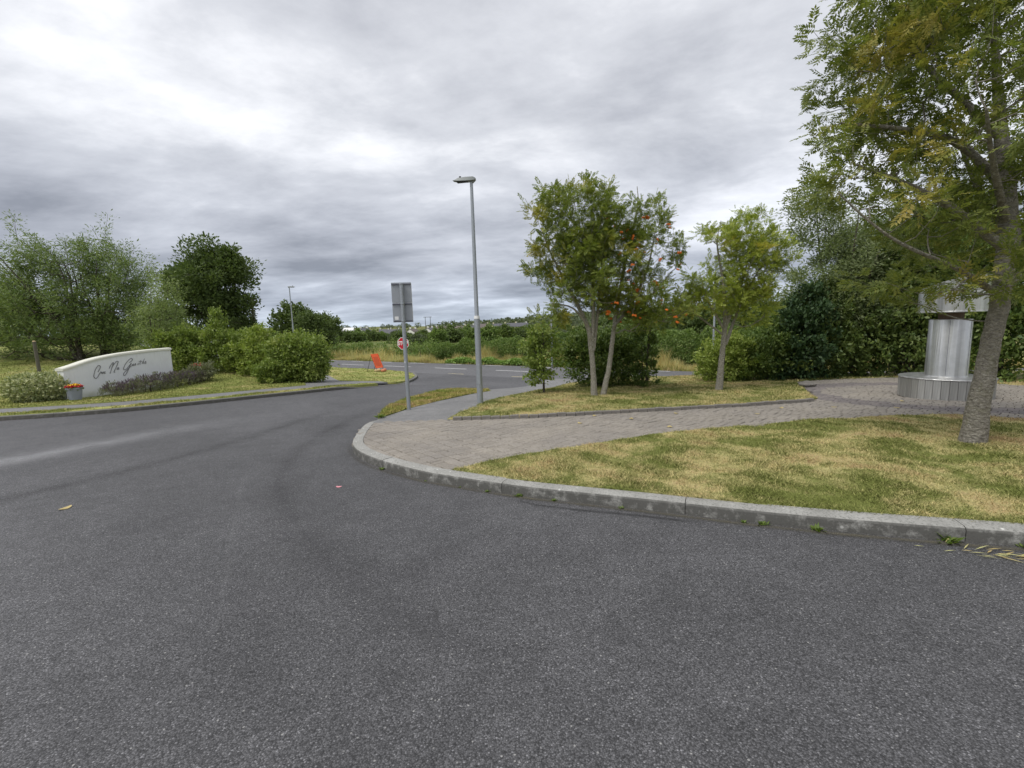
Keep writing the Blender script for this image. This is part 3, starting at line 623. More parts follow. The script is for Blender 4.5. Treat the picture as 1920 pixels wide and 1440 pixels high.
def make_tree(name, loc, label, limbs, blobs, ncl, leaf, nleaf, bark, lmat, kind='simple', ll=.1, lw=.4, spread=.18, rtip=.004, group=None, shell=.5, cat='tree', droop=.25, sides=12, upb=.4, spray=0., sup=(0, 0, 1.), plume=0.):
    x, y = loc; t = root(name, (x, y, t1(x, y)+.12), label, cat, group)
    cl, _ = sample_blobs(blobs, ncl, shell); cl[:, 2] -= spray*.5; arr, par, cnt, rads, nl, tips = skeleton(limbs, cl)
    mb = MB()
    for L in limbs:
        pts = crom([p[:3] for p in L['p']], .12); rr = list(np.interp(np.linspace(0, 1, len(pts)), np.linspace(0, 1, len(L['r'])), L['r']))
        mb.tube([np.array(p)+rng.normal(size=3)*rr[i]*.05 for i, p in enumerate(pts)], rr, sides)
    tr = mb.build('trunk', bark, t, smooth=60)
    V, Q = twig_mesh(arr, par, cnt, rads, nl, rtip)
    C0 = np.array([c for c, _ in tips]); D0 = np.array([d_ for _, d_ in tips]); m = len(C0)
    SD = unit(D0*.8+np.array(sup)+rng.normal(size=(m, 3))*.25); SL = spray*(.5+.8*rng.random(m))*(1+plume*ss(C0[:, 2], .45*C0[:, 2].max(), C0[:, 2].max())*rng.random(m))
    if spray:
        a2 = np.concatenate([C0, C0+SD*SL[:, None]]); V2, Q2 = twig_mesh(a2, np.concatenate([np.full(m, -1), np.arange(m)]), np.ones(2*m), None, m, rtip*.8, 3); Q = np.concatenate([Q, Q2+len(V)]); V = np.concatenate([V, V2])
    tag(link('branches', mesh_np('branches', V, Q), bark, t), kind='stuff')
    k = rng.integers(0, m, nleaf); sprd = spread*(.6+.8*rng.random(m))[k][:, None]
    off = np.clip(rng.normal(size=(nleaf, 3)), -1.5, 1.5)*sprd*np.array([1, 1, .7]); back = rng.random((nleaf, 1))**2*spread*(0 if spray else 2.2)
    C = C0[k]+off-D0[k]*back+SD[k]*(SL[k]*rng.random(nleaf)**.8)[:, None]; Dr = unit(unit(off)*.7+SD[k]*.45+rng.normal(size=(nleaf, 3))*.35+np.array([0, 0, -droop])); Nm = unit(rng.normal(size=(nleaf, 3))*.6+np.array([0, 0, 1.]))
    ln = ll*(.65+.6*rng.random(nleaf))
    if kind == 'compound': V, Q = compound(C, Dr, Nm, ln, leaf, lw)
    else: V, Q = leaf_quads(C, Dr, unit(rng.normal(size=(nleaf, 3))+np.array([0, 0, upb])), ln, ln*lw)
    link('crown', mesh_np('crown', V, Q), lmat, t); return t, C0
def make_bush(name, loc, label, blobs, nleaf, lmat, ll, lw=.5, group=None, box=0, stems=5, cat='bush', lump=.16, bark=None, dz=.12, up=.25, inner=.35, clump=55, gp=.78):
    """dense shrub: leaves mostly in the outer third, uneven outline, short stems"""
    x, y = loc; t = root(name, (x, y, t1(x, y)+dz), label, cat, group)
    bl = np.array(blobs); area = (bl[:, 3]*bl[:, 5]+bl[:, 3]*bl[:, 4]); idx = rng.choice(len(bl), nleaf, p=area/area.sum()); d_ = unit(rng.normal(size=(nleaf, 3)))
    if box: m = np.max(np.abs(d_), axis=1, keepdims=True); d2 = d_/m; dd = unit(d_)*(1-box)+d2*box*.95
    else: dd = d_
    ph = rng.random(6)*6.28; q = d_*3.1+bl[idx, :3]*1.7
    lm = 1+lump*(np.sin(q[:, 0]*1.9+ph[0])*np.sin(q[:, 1]*2.3+ph[1])+np.sin(q[:, 2]*2.9+ph[2])*.7+.5*np.sin(q[:, 0]*5.3+q[:, 2]*4.7+ph[3])+.35*np.sin(q[:, 1]*9+q[:, 0]*8+ph[4]))
    rad = np.where(rng.random(nleaf) < inner, .35+.6*rng.random(nleaf), .9+.16*rng.random(nleaf))*lm
    C = bl[idx, :3]+dd*bl[idx, 3:]*rad[:, None]
    size = float(np.mean(bl[:, 3:])); nc = max(12, nleaf//clump); heads = C[:nc]; hk = rng.integers(0, nc, nleaf)
    out0 = unit(heads-bl[idx[:nc], :3]+1e-6); grp_ = rng.random(nleaf) < gp; sg = size*.13
    Cc = heads[hk]+rng.normal(size=(nleaf, 3))*sg*np.array([1, 1, .75])+(out0+np.array([0, 0, .6]))[hk]*(sg*1.6*rng.random(nleaf)**2)[:, None]
    C = np.where(grp_[:, None], Cc, C); C = C[C[:, 2] > .02]; k = len(C); d_ = unit(rng.normal(size=(k, 3)))
    cen = bl[:, :3].mean(0); out = unit(C-cen*np.array([1, 1, .6]))
    Dr = unit(out*.6+d_*.8+np.array([0, 0, up])); Nm = unit(out*.7+rng.normal(size=(k, 3))*.6+np.array([0, 0, .5])); ln = ll*(.6+.8*rng.random(k))
    V, Q = leaf_quads(C, Dr, Nm, ln, ln*lw); link('foliage', mesh_np('foliage', V, Q), lmat, t)
    mb = MB(); cz = bl[np.argmax(bl[:, 5]*bl[:, 3])]
    for i in range(stems):
        a = rng.random()*6.28; e = bl[rng.integers(len(bl))]; b0 = (cz[0]*.6+.12*math.cos(a), cz[1]*.6+.12*math.sin(a), -.05)
        mb.tube([b0, (b0[0]*.6+e[0]*.4, b0[1]*.6+e[1]*.4, e[2]*.45), (e[0]+e[3]*.4*math.cos(a), e[1]+e[4]*.4*math.sin(a), e[2]+.3*e[5])], [.03, .02, .008], 6)
    mb.build('stems', bark or B_dark, t, smooth=60); return t

# ------------------------------------------------------------------ rowans
BL = {
'rowan_near':((5.93,5.71),[(-0.49,-0.10,2.31,0.72,0.90,0.43),(-1.2,-0.20,2.95,0.6,0.60,0.28),(-1.62,-0.10,3.45,0.42,0.50,0.36),(-1.95,0.00,3.98,0.55,0.45,0.15),(-0.15,-0.35,2.2,.42,.4,.25),(-.5,.2,5.7,1.2,1.1,.7),(-1.07,0.20,3.96,0.76,0.90,0.55),(-1.06,0.20,4.62,0.76,1.00,0.62),(-1.36,0.20,5.10,0.48,0.80,0.42),(-0.37,0.30,5.07,1.13,1.30,0.78),(-0.67,-0.50,3.72,0.67,0.90,0.67),(0.58,0.50,3.11,0.87,1.10,0.80),(1.06,0.30,3.56,0.92,1.30,1.41),(0.31,0.30,5.92,1.41,1.40,0.92),(-0.24,0.40,3.44,0.64,0.90,0.57)]),
'rowan_berry':((2.21,11.92),[(-1.25,0.00,4.46,0.39,0.60,0.70),(-1.42,0.10,3.69,0.39,0.60,0.63),(-0.89,0.00,3.53,0.70,0.80,0.91),(-0.40,0.00,4.43,0.70,0.90,1.01),(-0.60,0.00,5.02,0.35,0.40,0.35),(-0.35,0.00,3.11,0.91,1.00,0.84),(0.36,0.10,4.69,0.54,0.80,0.78),(0.52,0.20,3.38,0.85,1.10,1.14),(1.08,0.00,4.65,0.53,0.70,0.77),(1.06,0.00,5.31,0.13,0.20,0.34),(1.49,0.00,3.98,0.56,0.70,0.84),(1.50,0.00,2.65,0.77,0.80,0.77),(0.42,0.20,2.34,0.8,0.7,0.3),(-1.06,-0.20,2.38,0.62,0.60,0.30),(2.04,0.10,3.32,0.28,0.40,0.63),(1.3,0.20,2.0,0.55,0.5,0.40)]),
'rowan_young':((5.68,12.37),[(-0.29,0.00,3.89,0.38,0.50,0.58),(-0.06,0.00,4.36,0.17,0.30,0.38),(0.55,0.00,4.14,0.58,0.60,0.52),(1.20,0.00,3.71,0.55,0.50,0.41),(0.51,0.00,3.32,0.87,0.80,0.65),(-0.11,0.00,2.71,0.65,0.70,0.65),(0.81,0.10,2.41,0.73,0.70,0.51),(-0.61,0.00,2.73,0.26,0.40,0.65),(1.43,0.00,3.29,0.32,0.30,0.29),(-0.92,0.10,2.39,0.44,0.30,0.20)]),
'willow_belt':((11.30,15.60),[(-1.14,0.20,5.57,0.37,0.60,0.93),(-0.75,0.20,4.96,0.83,0.70,0.93),(0.15,0.10,3.87,1.20,1.00,1.10),(-0.95,0.00,3.01,0.91,0.90,0.82),(1.36,0.30,4.21,1.12,1.00,1.40),(1.22,0.20,2.60,1.67,1.20,1.11),(-0.18,0.00,2.28,1.28,1.00,0.82),(-1.27,0.20,6.26,0.19,0.20,0.41),(2.36,0.30,3.12,1.12,1.00,1.30)]),
'willow_big':((-22.57,23.87),[(-2.38,0.50,6.25,0.74,0.80,1.29),(-2.00,0.30,4.87,1.42,1.20,1.42),(-0.83,0.00,4.27,1.68,1.60,1.82),(-2.78,0.00,3.26,1.40,1.50,1.68),(-0.69,0.00,2.65,2.24,2.00,1.96),(-1.93,-0.30,1.60,2.07,1.60,1.11),(-3.95,0.50,4.41,0.86,1.20,1.71),(0.14,0.20,5.60,0.85,1.00,1.27),(-4.91,0.50,2.24,1.14,1.40,1.71)]),
'willow_mid':((-22.16,24.92),[(0.08,0.30,5.65,0.74,0.90,1.33),(1.11,0.00,5.03,1.17,1.30,1.46),(1.66,-0.00,3.90,1.02,1.30,1.61),(0.25,0.00,3.10,1.75,1.70,1.75),(1.38,0.00,1.93,1.61,1.50,1.46),(-0.21,-0.40,1.41,1.58,1.50,1.15),(2.50,-0.30,1.04,1.01,1.00,0.87)]),
'tree_pale':((-17.80,22.68),[(0.79,0.00,3.52,0.53,0.70,1.12),(0.58,0.00,2.36,0.93,0.90,1.06),(0.95,0.00,1.57,0.93,0.80,0.80),(0.60,0.00,4.04,0.21,0.30,0.66)]),
'tree_big':((-34.90,53.43),[(1.42,0.00,12.11,2.51,3.00,2.00),(3.77,0.00,11.45,2.38,3.00,2.00),(-1.97,-0.00,9.25,2.38,3.00,2.13),(1.07,0.00,9.16,4.38,4.50,2.82),(3.99,0.00,7.87,2.13,3.50,3.45),(-1.12,0.00,6.21,3.45,4.00,2.82),(2.42,0.00,4.88,3.45,4.00,2.51),(-2.78,0.50,10.53,1.39,1.50,1.26)]),
}
def LM(p, *r): return {'p': p, 'r': list(r)}
near_limbs = [
 LM([(-.01,0,-.12),(.0,0,.12),(.04,0,.58),(.11,0,1.33),(.17,0,1.98),(.16,0,2.69),(.11,.1,3.52),(.04,.2,4.47),(0,.3,5.3)], .15,.112,.098,.093,.10,.085,.064,.042,.022),
 LM([(.10,0,1.9),(-.57,-.2,2.18),(-1.38,-.3,2.49),(-1.83,-.3,2.80),(-2.15,-.3,3.08)], .042,.03,.022,.015,.008),
 LM([(.16,0,2.43),(-.58,0,2.96),(-1.25,0,3.28),(-1.78,0,3.48)], .06,.045,.03,.012),
 LM([(.04,.1,3.31),(-.59,0,3.69),(-1.24,0,3.85),(-1.96,0,3.94)], .05,.04,.028,.01),
 LM([(.05,.12,3.79),(-.67,.2,4.49),(-1.14,.3,5.03)], .05,.035,.012),
 LM([(.19,0,2.0),(.77,.1,2.37),(1.30,.3,3.23),(1.36,.4,4.22)], .06,.05,.035,.012),
 LM([(.14,0,2.56),(.31,.6,3.35),(.24,.9,4.13)], .05,.035,.012),
 LM([(.12,0,2.75),(-.63,-.5,3.34),(-1.05,-.8,3.72)], .05,.03,.012)]
make_tree('rowan_tree', BL['rowan_near'][0], 'tall rowan with a thick rough trunk standing by the steel sculpture', near_limbs, BL['rowan_near'][1], 310, 6, 8300, B_rowan, L_rowan, 'compound', .175, .37, .095, .0035, shell=.35, sides=18, droop=.15, spray=.32, sup=(-.5, 0, .6))
berry_limbs = [
 LM([(-.04,0,-.1),(-.06,0,.62),(-.12,0,1.33),(-.22,0,1.89),(-.69,0,2.85),(-1.16,0,3.8),(-1.35,0,4.33)], .095,.072,.066,.05,.035,.022,.01),
 LM([(-.09,0,1.1),(-.05,0,2.02),(-.07,0,3.37),(-.4,0,4.43),(-.53,0,5.08)], .055,.045,.034,.02,.008),
 LM([(-.05,0,1.2),(.08,.1,2.15),(.24,.2,3.38),(.38,.2,4.71)], .05,.042,.03,.01),
 LM([(-.11,0,1.74),(-.59,-.2,2.3),(-1.14,-.3,2.45)], .035,.025,.01),
 LM([(.19,.1,-.1),(.26,.1,.2),(.38,.1,.74),(.47,.1,1.45),(.63,.2,2.41),(.87,.2,3.63),(1.11,.1,4.8),(1.10,.1,5.3)], .085,.065,.058,.052,.045,.03,.02,.008),
 LM([(.49,.1,1.8),(1.01,.2,2.4),(1.42,.2,3.35),(1.59,.2,4.15)], .045,.035,.025,.01),
 LM([(.6,.1,2.14),(1.4,.1,2.52),(2.01,.1,3.18)], .04,.025,.01)]
bt, bc = make_tree('rowan_tree', BL['rowan_berry'][0], 'twin-stemmed rowan bearing bunches of orange berries', berry_limbs, BL['rowan_berry'][1], 200, 5, 10000, B_young, L_berry, 'compound', .17, .46, .08, .0045, shell=.3, droop=.1, spray=.5)
bm_ = MB(); ico = bmesh.new(); bmesh.ops.create_icosphere(ico, subdivisions=1, radius=.0145); iv = [v.co.copy() for v in ico.verts]; ifc = [[v.index for v in f.verts] for f in ico.faces]; ico.free()
for i in range(26):
    a, r_ = rng.random()*6.28, .045*math.sqrt(rng.random()); c = Vector((r_*math.cos(a), r_*math.sin(a), rng.normal()*.009-.3*r_)); bm_.raw([c+v for v in iv], ifc)
bme = bm_.mesh('berry_cluster'); cand = bc[(bc[:, 0] > .15) & (bc[:, 2] > 1.9)]
for p in cand[rng.permutation(len(cand))[:75]]:
    o = link('berry_cluster', bme, M_berry, bt); o.location = p+np.array([rng.normal()*.05, -.16-.14*rng.random(), -.05]); s = .6+.6*rng.random(); o.scale = (s, s, s); o.rotation_euler = (rng.normal()*.4, rng.normal()*.4, rng.random()*6)
young_limbs = [
 LM([(0,0,-.1),(.02,0,.2),(.05,0,.63),(.09,0,1.35),(.13,0,1.93),(.06,0,2.78),(-.15,0,3.89),(-.07,0,4.5)], .105,.078,.066,.06,.046,.032,.018,.006),
 LM([(.13,0,1.7),(.46,0,2.62),(.71,0,3.59),(.82,0,4.27)], .05,.035,.02,.006),
 LM([(.15,0,1.25),(.59,.1,2.34),(1.13,.1,3.31),(1.70,.1,3.43)], .05,.035,.02,.006),
 LM([(.07,0,1.7),(-.39,0,2.51),(-.6,0,3.21)], .04,.025,.006),
 LM([(.09,0,1.5),(-.55,.1,2.02),(-1.07,.1,2.39)], .03,.02,.006)]
make_tree('rowan_tree', BL['rowan_young'][0], 'small single-stemmed rowan with yellowing leaves and no berries', young_limbs, BL['rowan_young'][1], 140, 5, 5800, B_young, L_rowan2, 'compound', .15, .46, .07, .0045, shell=.3, droop=.1, spray=.42)

# ------------------------------------------------------------------ shrubs and trees on the right
def stems(h, lean, k, r_, sp=.5):
    out = []
    for i in range(k):
        a = 6.28*i/k+rng.random(); out.append(LM([(.08*math.cos(a), .08*math.sin(a), -.1), (lean*.25+sp*.35*math.cos(a), sp*.35*math.sin(a), h*.35), (lean*.6+sp*math.cos(a), sp*math.sin(a), h*.7), (lean+sp*1.3*math.cos(a), sp*1.3*math.sin(a), h*.95)], r_, r_*.7, r_*.4, r_*.12))
    return out
make_tree('willow_tree', BL['willow_belt'][0], 'tall grey-green willow rising behind the shrub belt', stems(5.6, .2, 5, .09, .8), BL['willow_belt'][1], 320, 0, 62000, B_dark, L_willow2, 'simple', .12, .30, .17, .005, shell=.4, spray=.7, plume=.7)
make_bush('laurel_bush', (9.45, 14.75), 'very dark leafy shrub in front of the willow', [(0, 0, 1.2, .75, .6, 1.1), (.15, .1, 2.0, .65, .55, .75), (-.1, 0, .5, .75, .6, .5)], 9000, L_vdark, .13, .55)
belt = [
 ((8.5, 14.9), 'low dark green shrub at the end of the lawn', [(0, 0, .7, .7, .55, .7), (-.5, .2, .45, .45, .45, .45)], 9000, L_mid, .09),
 ((10.25, 15.0), 'olive shrub leaning over the plaza edge beside the dark shrub', [(0, 0, .8, .75, .6, .8), (.3, .2, 1.6, .55, .5, .55), (-.2, .2, 1.9, .4, .4, .5)], 13000, L_olive, .09),
 ((11.6, 15.2), 'wide olive shrub filling the belt below the willow', [(0, 0, .9, 1.0, .7, .9), (.45, .3, 1.7, .6, .6, .7), (-.4, .2, 2.0, .55, .5, .6), (.2, .4, 2.7, .5, .5, .6)], 17000, L_olive, .095),
 ((13.0, 14.7), 'tall olive shrub behind the steel sculpture', [(0, 0, 1.0, 1.0, .8, 1.0), (.3, .3, 2.0, .8, .8, .9), (-.4, .4, 2.9, .6, .6, .8), (.5, .5, 3.3, .55, .55, .7)], 19000, L_olive, .10),
 ((13.9, 12.9), 'broad green shrub between sculpture and rowan trunk', [(0, 0, 1.0, .9, .9, 1.0), (.2, .2, 2.0, .8, .8, .8), (-.2, .3, 2.7, .5, .5, .6)], 16000, L_mid, .10),
 ((14.6, 10.9), 'green shrub right of the rowan trunk', [(0, 0, 1.0, .9, .9, 1.0), (.1, .1, 1.9, .8, .8, .8), (.4, 0, 2.5, .5, .5, .6)], 14000, L_yg, .10),
 ((15.0, 16.0), 'tall dark bush at the back of the belt', [(0, 0, 1.6, 1.4, 1.0, 1.6), (.1, 0, 3.1, 1.1, 1.0, 1.1), (.6, 0, 4.0, .7, .7, .8)], 14000, L_dark, .14)]
for lc, lb, bl, k, mt, sz_ in belt: make_bush('shrub', lc, lb, bl, k, mt, sz_*1.1, .5, 'shrub belt behind the plaza', lump=.24).scale = (1.08, 1.08, 1.28)
make_tree('willow_tree', (14.6, 17.2), 'second grey-green willow rising behind the steel sculpture', stems(5., -.1, 5, .08, .8), [(-.4, 0, 4.6, .8, .8, 1.0), (.5, 0, 4.2, .9, .8, 1.1), (0, 0, 3.2, 1.5, 1.1, 1.2), (-1., 0, 3.6, .8, .8, 1.0), (1.2, 0, 3.2, .9, .9, 1.1)], 220, 0, 30000, B_dark, L_olive, 'simple', .12, .4, .18, .006, shell=.45, spray=.5, plume=.6)
make_bush('shrub', (7.15, 14.9), 'yellow-green rounded shrub behind the small yellowing rowan', [(0, 0, .7, .8, .6, .72), (-.55, 0, .5, .45, .45, .55), (.5, .1, .6, .5, .5, .6), (.1, 0, 1.1, .55, .5, .4)], 12000, L_yg, .085, .55)
make_bush('shrub', (2.85, 14.5), 'dense dark-centred shrub behind the rowan with berries', [(-.2, 0, .8, .9, .6, .85), (.55, 0, .75, .75, .6, .8), (-.6, 0, 1.2, .5, .5, .5), (.2, .2, 1.3, .7, .5, .4)], 16000, L_mid, .09, .55, stems=12)
make_bush('shrub', (4.05, 13.85), 'thin upright shrub with a dark stem beside the dense shrub', [(0, 0, 1.1, .38, .35, .8), (-.05, 0, .4, .45, .4, .35), (.1, 0, 1.7, .25, .25, .4)], 3800, L_mid, .085, .5, stems=6)
make_tree('young_tree', (.92, 13.05), 'small bushy young tree beside the footpath', [LM([(0,0,-.1),(0,0,.5),(.02,0,1.2),(0,0,1.9)], .035,.03,.02,.008)], [(0,0,.55,.35,.35,.25),(-.1,0,1.0,.55,.45,.28),(.1,0,1.35,.42,.4,.3),(-.05,0,1.75,.3,.3,.3),(-.3,0,1.55,.25,.25,.3)], 58, 0, 3000, B_dark, L_bright, 'simple', .10, .6, .085, .004, shell=.5, spray=.12, sup=(0, 0, .3))

# ------------------------------------------------------------------ left side planting
make_tree('willow_tree', BL['willow_big'][0], 'wide wind-blown willow leaning away from the entrance wall', stems(5.6, -1.6, 6, .11, 1.1), [(a, b, c*.93, d_, e, f) for a, b, c, d_, e, f in BL['willow_big'][1]], 340, 0, 42000, B_dark, L_willow, 'simple', .15, .28, .16, .008, shell=.4, spray=1.0, sup=(-.5, 0, .9), plume=.8)
make_tree('willow_tree', BL['willow_mid'][0], 'upright willow standing behind the entrance wall', stems(5.2, .7, 6, .10, .8), [(a, b, c*.92, d_*.9, e, f) for a, b, c, d_, e, f in BL['willow_mid'][1]], 270, 0, 33000, B_dark, L_willow, 'simple', .15, .28, .16, .008, shell=.4, spray=1.0, sup=(-.1, 0, 1.), plume=.8)
make_tree('pale_tree', BL['tree_pale'][0], 'slim pale-leaved tree between the willow and the light green hedge', stems(4., .75, 3, .05, .3), BL['tree_pale'][1], 120, 0, 9500, B_dark, L_pale, 'simple', .12, .32, .16, .006, shell=.5, spray=.6)
make_bush('hedge_bush', (-16.3, 22.4), 'light green hedge bush right behind the end of the entrance wall', [(0, 0, .9, 1.2, .9, .95), (.8, .1, .8, .8, .8, .85), (.2, 0, 1.5, .8, .7, .5)], 15000, L_bright, .12, .5)
make_bush('hedge_bush', (-13.95, 22.45), 'tallest shaggy hedge bush with a pointed top', [(0, 0, .8, 1.2, .9, .85), (-.3, 0, 1.6, .7, .6, .7), (-.35, 0, 2.4, .3, .3, .5), (.7, 0, 1.2, .6, .6, .7)], 15000, L_bright, .11, .5, lump=.22)
make_bush('hedge_bush', (-12.3, 22.0), 'shaggy olive hedge bush between the pointed and the clipped one', [(0, 0, .85, 1.0, .8, .9), (.1, 0, 1.6, .6, .5, .5), (.25, 0, 2.0, .25, .25, .35)], 12000, L_yg, .11, .5, lump=.22)
make_bush('hedge_bush', (-9.75, 20.9), 'large clipped block-shaped bright green hedge bush beside the path', [(0, 0, 1.0, 1.12, .95, .98)], 22000, L_bright, .115, .6, box=.55, lump=.07, stems=10, clump=30, gp=.5)
make_bush('hedge_bush', (-10.55, 19.75), 'low small bush at the foot of the clipped hedge bush', [(0, 0, .45, .55, .4, .45)], 3000, L_bright, .10, .55)
make_bush('variegated_bush', (-15.95, 15.2), 'rounded cream-variegated bush beside the grey flower pot', [(0, 0, .47, .86, .7, .46)], 7000, L_var, .095, .45, lump=.03, inner=.25, up=.05, gp=.1)
make_tree('ash_tree', BL['tree_big'][0], 'big dark rounded tree towering behind the hedge bushes', [LM([(0,0,-.3),(.3,0,2.5),(.6,0,5),(1.2,0,9),(1.4,0,12)], .5,.4,.35,.2,.05), LM([(.4,0,3.2),(-1.5,0,6.5),(-2.2,0,9)], .22,.15,.05), LM([(.5,0,3.6),(3,0,7),(3.9,0,10.5)], .22,.15,.05), LM([(.5,0,4),(.8,-2,7),(.8,-3,9)], .2,.12,.04)], [(a*.88-.3, b, c*.93, d_*.86, e, f*.88) for a, b, c, d_, e, f in BL['tree_big'][1]], 170, 0, 40000, B_dark, L_dark, 'simple', .34, .55, .6, .015, shell=.6, droop=.1)
make_tree('field_tree', (-19.4, 45.6), 'round dark green tree beside the road lamp at the bend', [LM([(0,0,-.2),(.1,0,1.2),(.1,0,3.)], .16,.12,.05)], [(0,0,2.6,1.7,1.5,1.5),(-.5,0,3.6,1.0,1.0,1.0),(.6,0,3.7,1.0,1.0,.9),(.9,0,2.0,1.0,1.,1.0),(-.9,0,2.,.9,1.,1.0)], 150, 0, 15000, B_dark, L_dark, 'simple', .20, .5, .3, .01, shell=.6)
def far_tree(name, lc, lb, w_, h_, k, mt, ll=.5, grp=None, z=None):
    return make_bush(name, lc, lb, [(0, 0, h_*.45, w_*.5, w_*.5, h_*.45), (w_*.12, 0, h_*.72, w_*.33, w_*.35, h_*.28), (-w_*.2, 0, h_*.62, w_*.3, w_*.3, h_*.28)], k, mt, ll, .6, grp, cat='tree', stems=2, lump=.2, dz=0)
far_tree('field_tree', (20, 40), 'dark rounded tree over the hedge right of the small yellowing rowan', 6, 5.2, 7000, L_dark, .28)
far_tree('field_tree', (16, 42), 'dark tree over the hedge just behind the small yellowing rowan', 5, 4.0, 5000, L_dark, .28)
far_tree('field_tree', (-31, 66), 'dark tree with ivy right of the big tree', 5, 6.6, 6000, L_dark, .4)
far_tree('field_tree', (-30.5, 75), 'smaller dark tree behind the utility pole', 5, 5.2, 5000, L_dark, .4)
far_tree('field_tree', (-44, 58), 'dark tree left of the big rounded tree, behind the willows', 7, 6, 6000, L_dark, .4)
for i, (x, y, w_, h_) in enumerate([(-40, 38, 5, 4), (-46, 40, 6, 4.5), (-36, 40, 4, 3.5), (-52, 42, 7, 5)]):
    far_tree('hedgerow_tree', (x, y), 'dark bush behind the crest of the sloping lawn', w_, h_, 5000, L_dark if i % 2 else L_willow, .28, 'bushes behind the lawn crest')
# lavender row
for i in range(7):
    t_ = i/6; x, y = -14.15+t_*.5, 16.15+t_*3.6; h_ = .34+.16*math.sin(t_*3.)+.05*rng.random()
    b_ = make_bush('lavender_bush', (x, y), 'purple-grey lavender clump along the foot of the entrance wall', [(0, 0, h_*.5, .36, .36, h_*.55)], 1500, L_lav, .07, .25, 'lavender clumps by the entrance wall', stems=3, up=.9, dz=.13)
    P, _ = sample_blobs([(0, 0, h_*.75, .36, .36, h_*.45)], 280, .7); P = P[P[:, 2] > .15]; k = len(P)
    V, Q = leaf_quads(P, rng.normal(size=(k, 3))*.3+np.array([0, 0, 1.]), rng.normal(size=(k, 3)), .09+.05*rng.random(k), .022+.01*rng.random(k)); tag(link('flower_spikes', mesh_np('flower_spikes', V, Q), L_lavf, b_), kind='stuff')
gb = make_bush('flowering_bush', (-13.75, 20.1), 'grey-green bush with dark red flower heads at the end of the lavender', [(0, 0, .36, .55, .4, .38)], 2600, L_lav, .08, .4, stems=3, up=.6)
P, _ = sample_blobs([(-.1, 0, .72, .25, .2, .06)], 60, .5); V, Q = leaf_quads(P, rng.normal(size=(60, 3)), rng.normal(size=(60, 3)), np.full(60, .06), np.full(60, .05)); tag(link('flower_heads', mesh_np('flower_heads', V, Q), M_petr, gb), kind='stuff')

# ------------------------------------------------------------------ entrance wall
WA = np.array([-15.223, 15.432]); wd_ = np.array([.2393, .9709]); wz = t1(*WA)+.11
wall = root('entrance_wall', (WA[0], WA[1], wz), 'curved-top white rendered entrance wall with script lettering', 'wall', rz=math.atan2(wd_[1], wd_[0]))
tu = np.linspace(0, 3.87, 24); th_ = np.interp(tu, [0, .88, 1.79, 2.79, 3.87], [1.07, 1.34, 1.47, 1.53, 1.555])
th_ = np.convolve(np.pad(th_, 2, mode='edge'), np.ones(5)/5, 'valid'); th_[0] = 1.08
mb = MB(); v = []; f = []; k = len(tu)      # local x along wall, local -y is the lettered face
for u_, h_ in zip(tu, th_): v += [(u_, 0, -.5), (u_, 0, h_-.085), (u_, .30, h_-.085), (u_, .30, -.5)]
for i in range(k-1):
    for e in range(4): f.append((i*4+e, (i+1)*4+e, (i+1)*4+(e+1) % 4, i*4+(e+1) % 4))
f += [(0, 1, 2, 3), tuple((k-1)*4+e for e in (3, 2, 1, 0))]
mb.raw(v, f).build('wall_body', M_render, wall)
mb = MB(); v = []; f = []; prof = [(-.035, -.085), (-.035, -.03), (-.01, 0.), (.15, .015), (.31, 0.), (.335, -.03), (.335, -.085)]; m = len(prof)
tc_ = np.concatenate(([-.03], tu[1:-1], [3.90]))
for u_, h_ in zip(tc_, th_): v += [(u_, a, h_+b) for a, b in prof]
for i in range(k-1):
    for e in range(m): f.append((i*m+e, (i+1)*m+e, (i+1)*m+(e+1) % m, i*m+(e+1) % m))
f += [tuple(range(m)), tuple((k-1)*m+e for e in range(m))[::-1]]
mb.raw(v, f).build('coping', M_coping, wall, smooth=40)
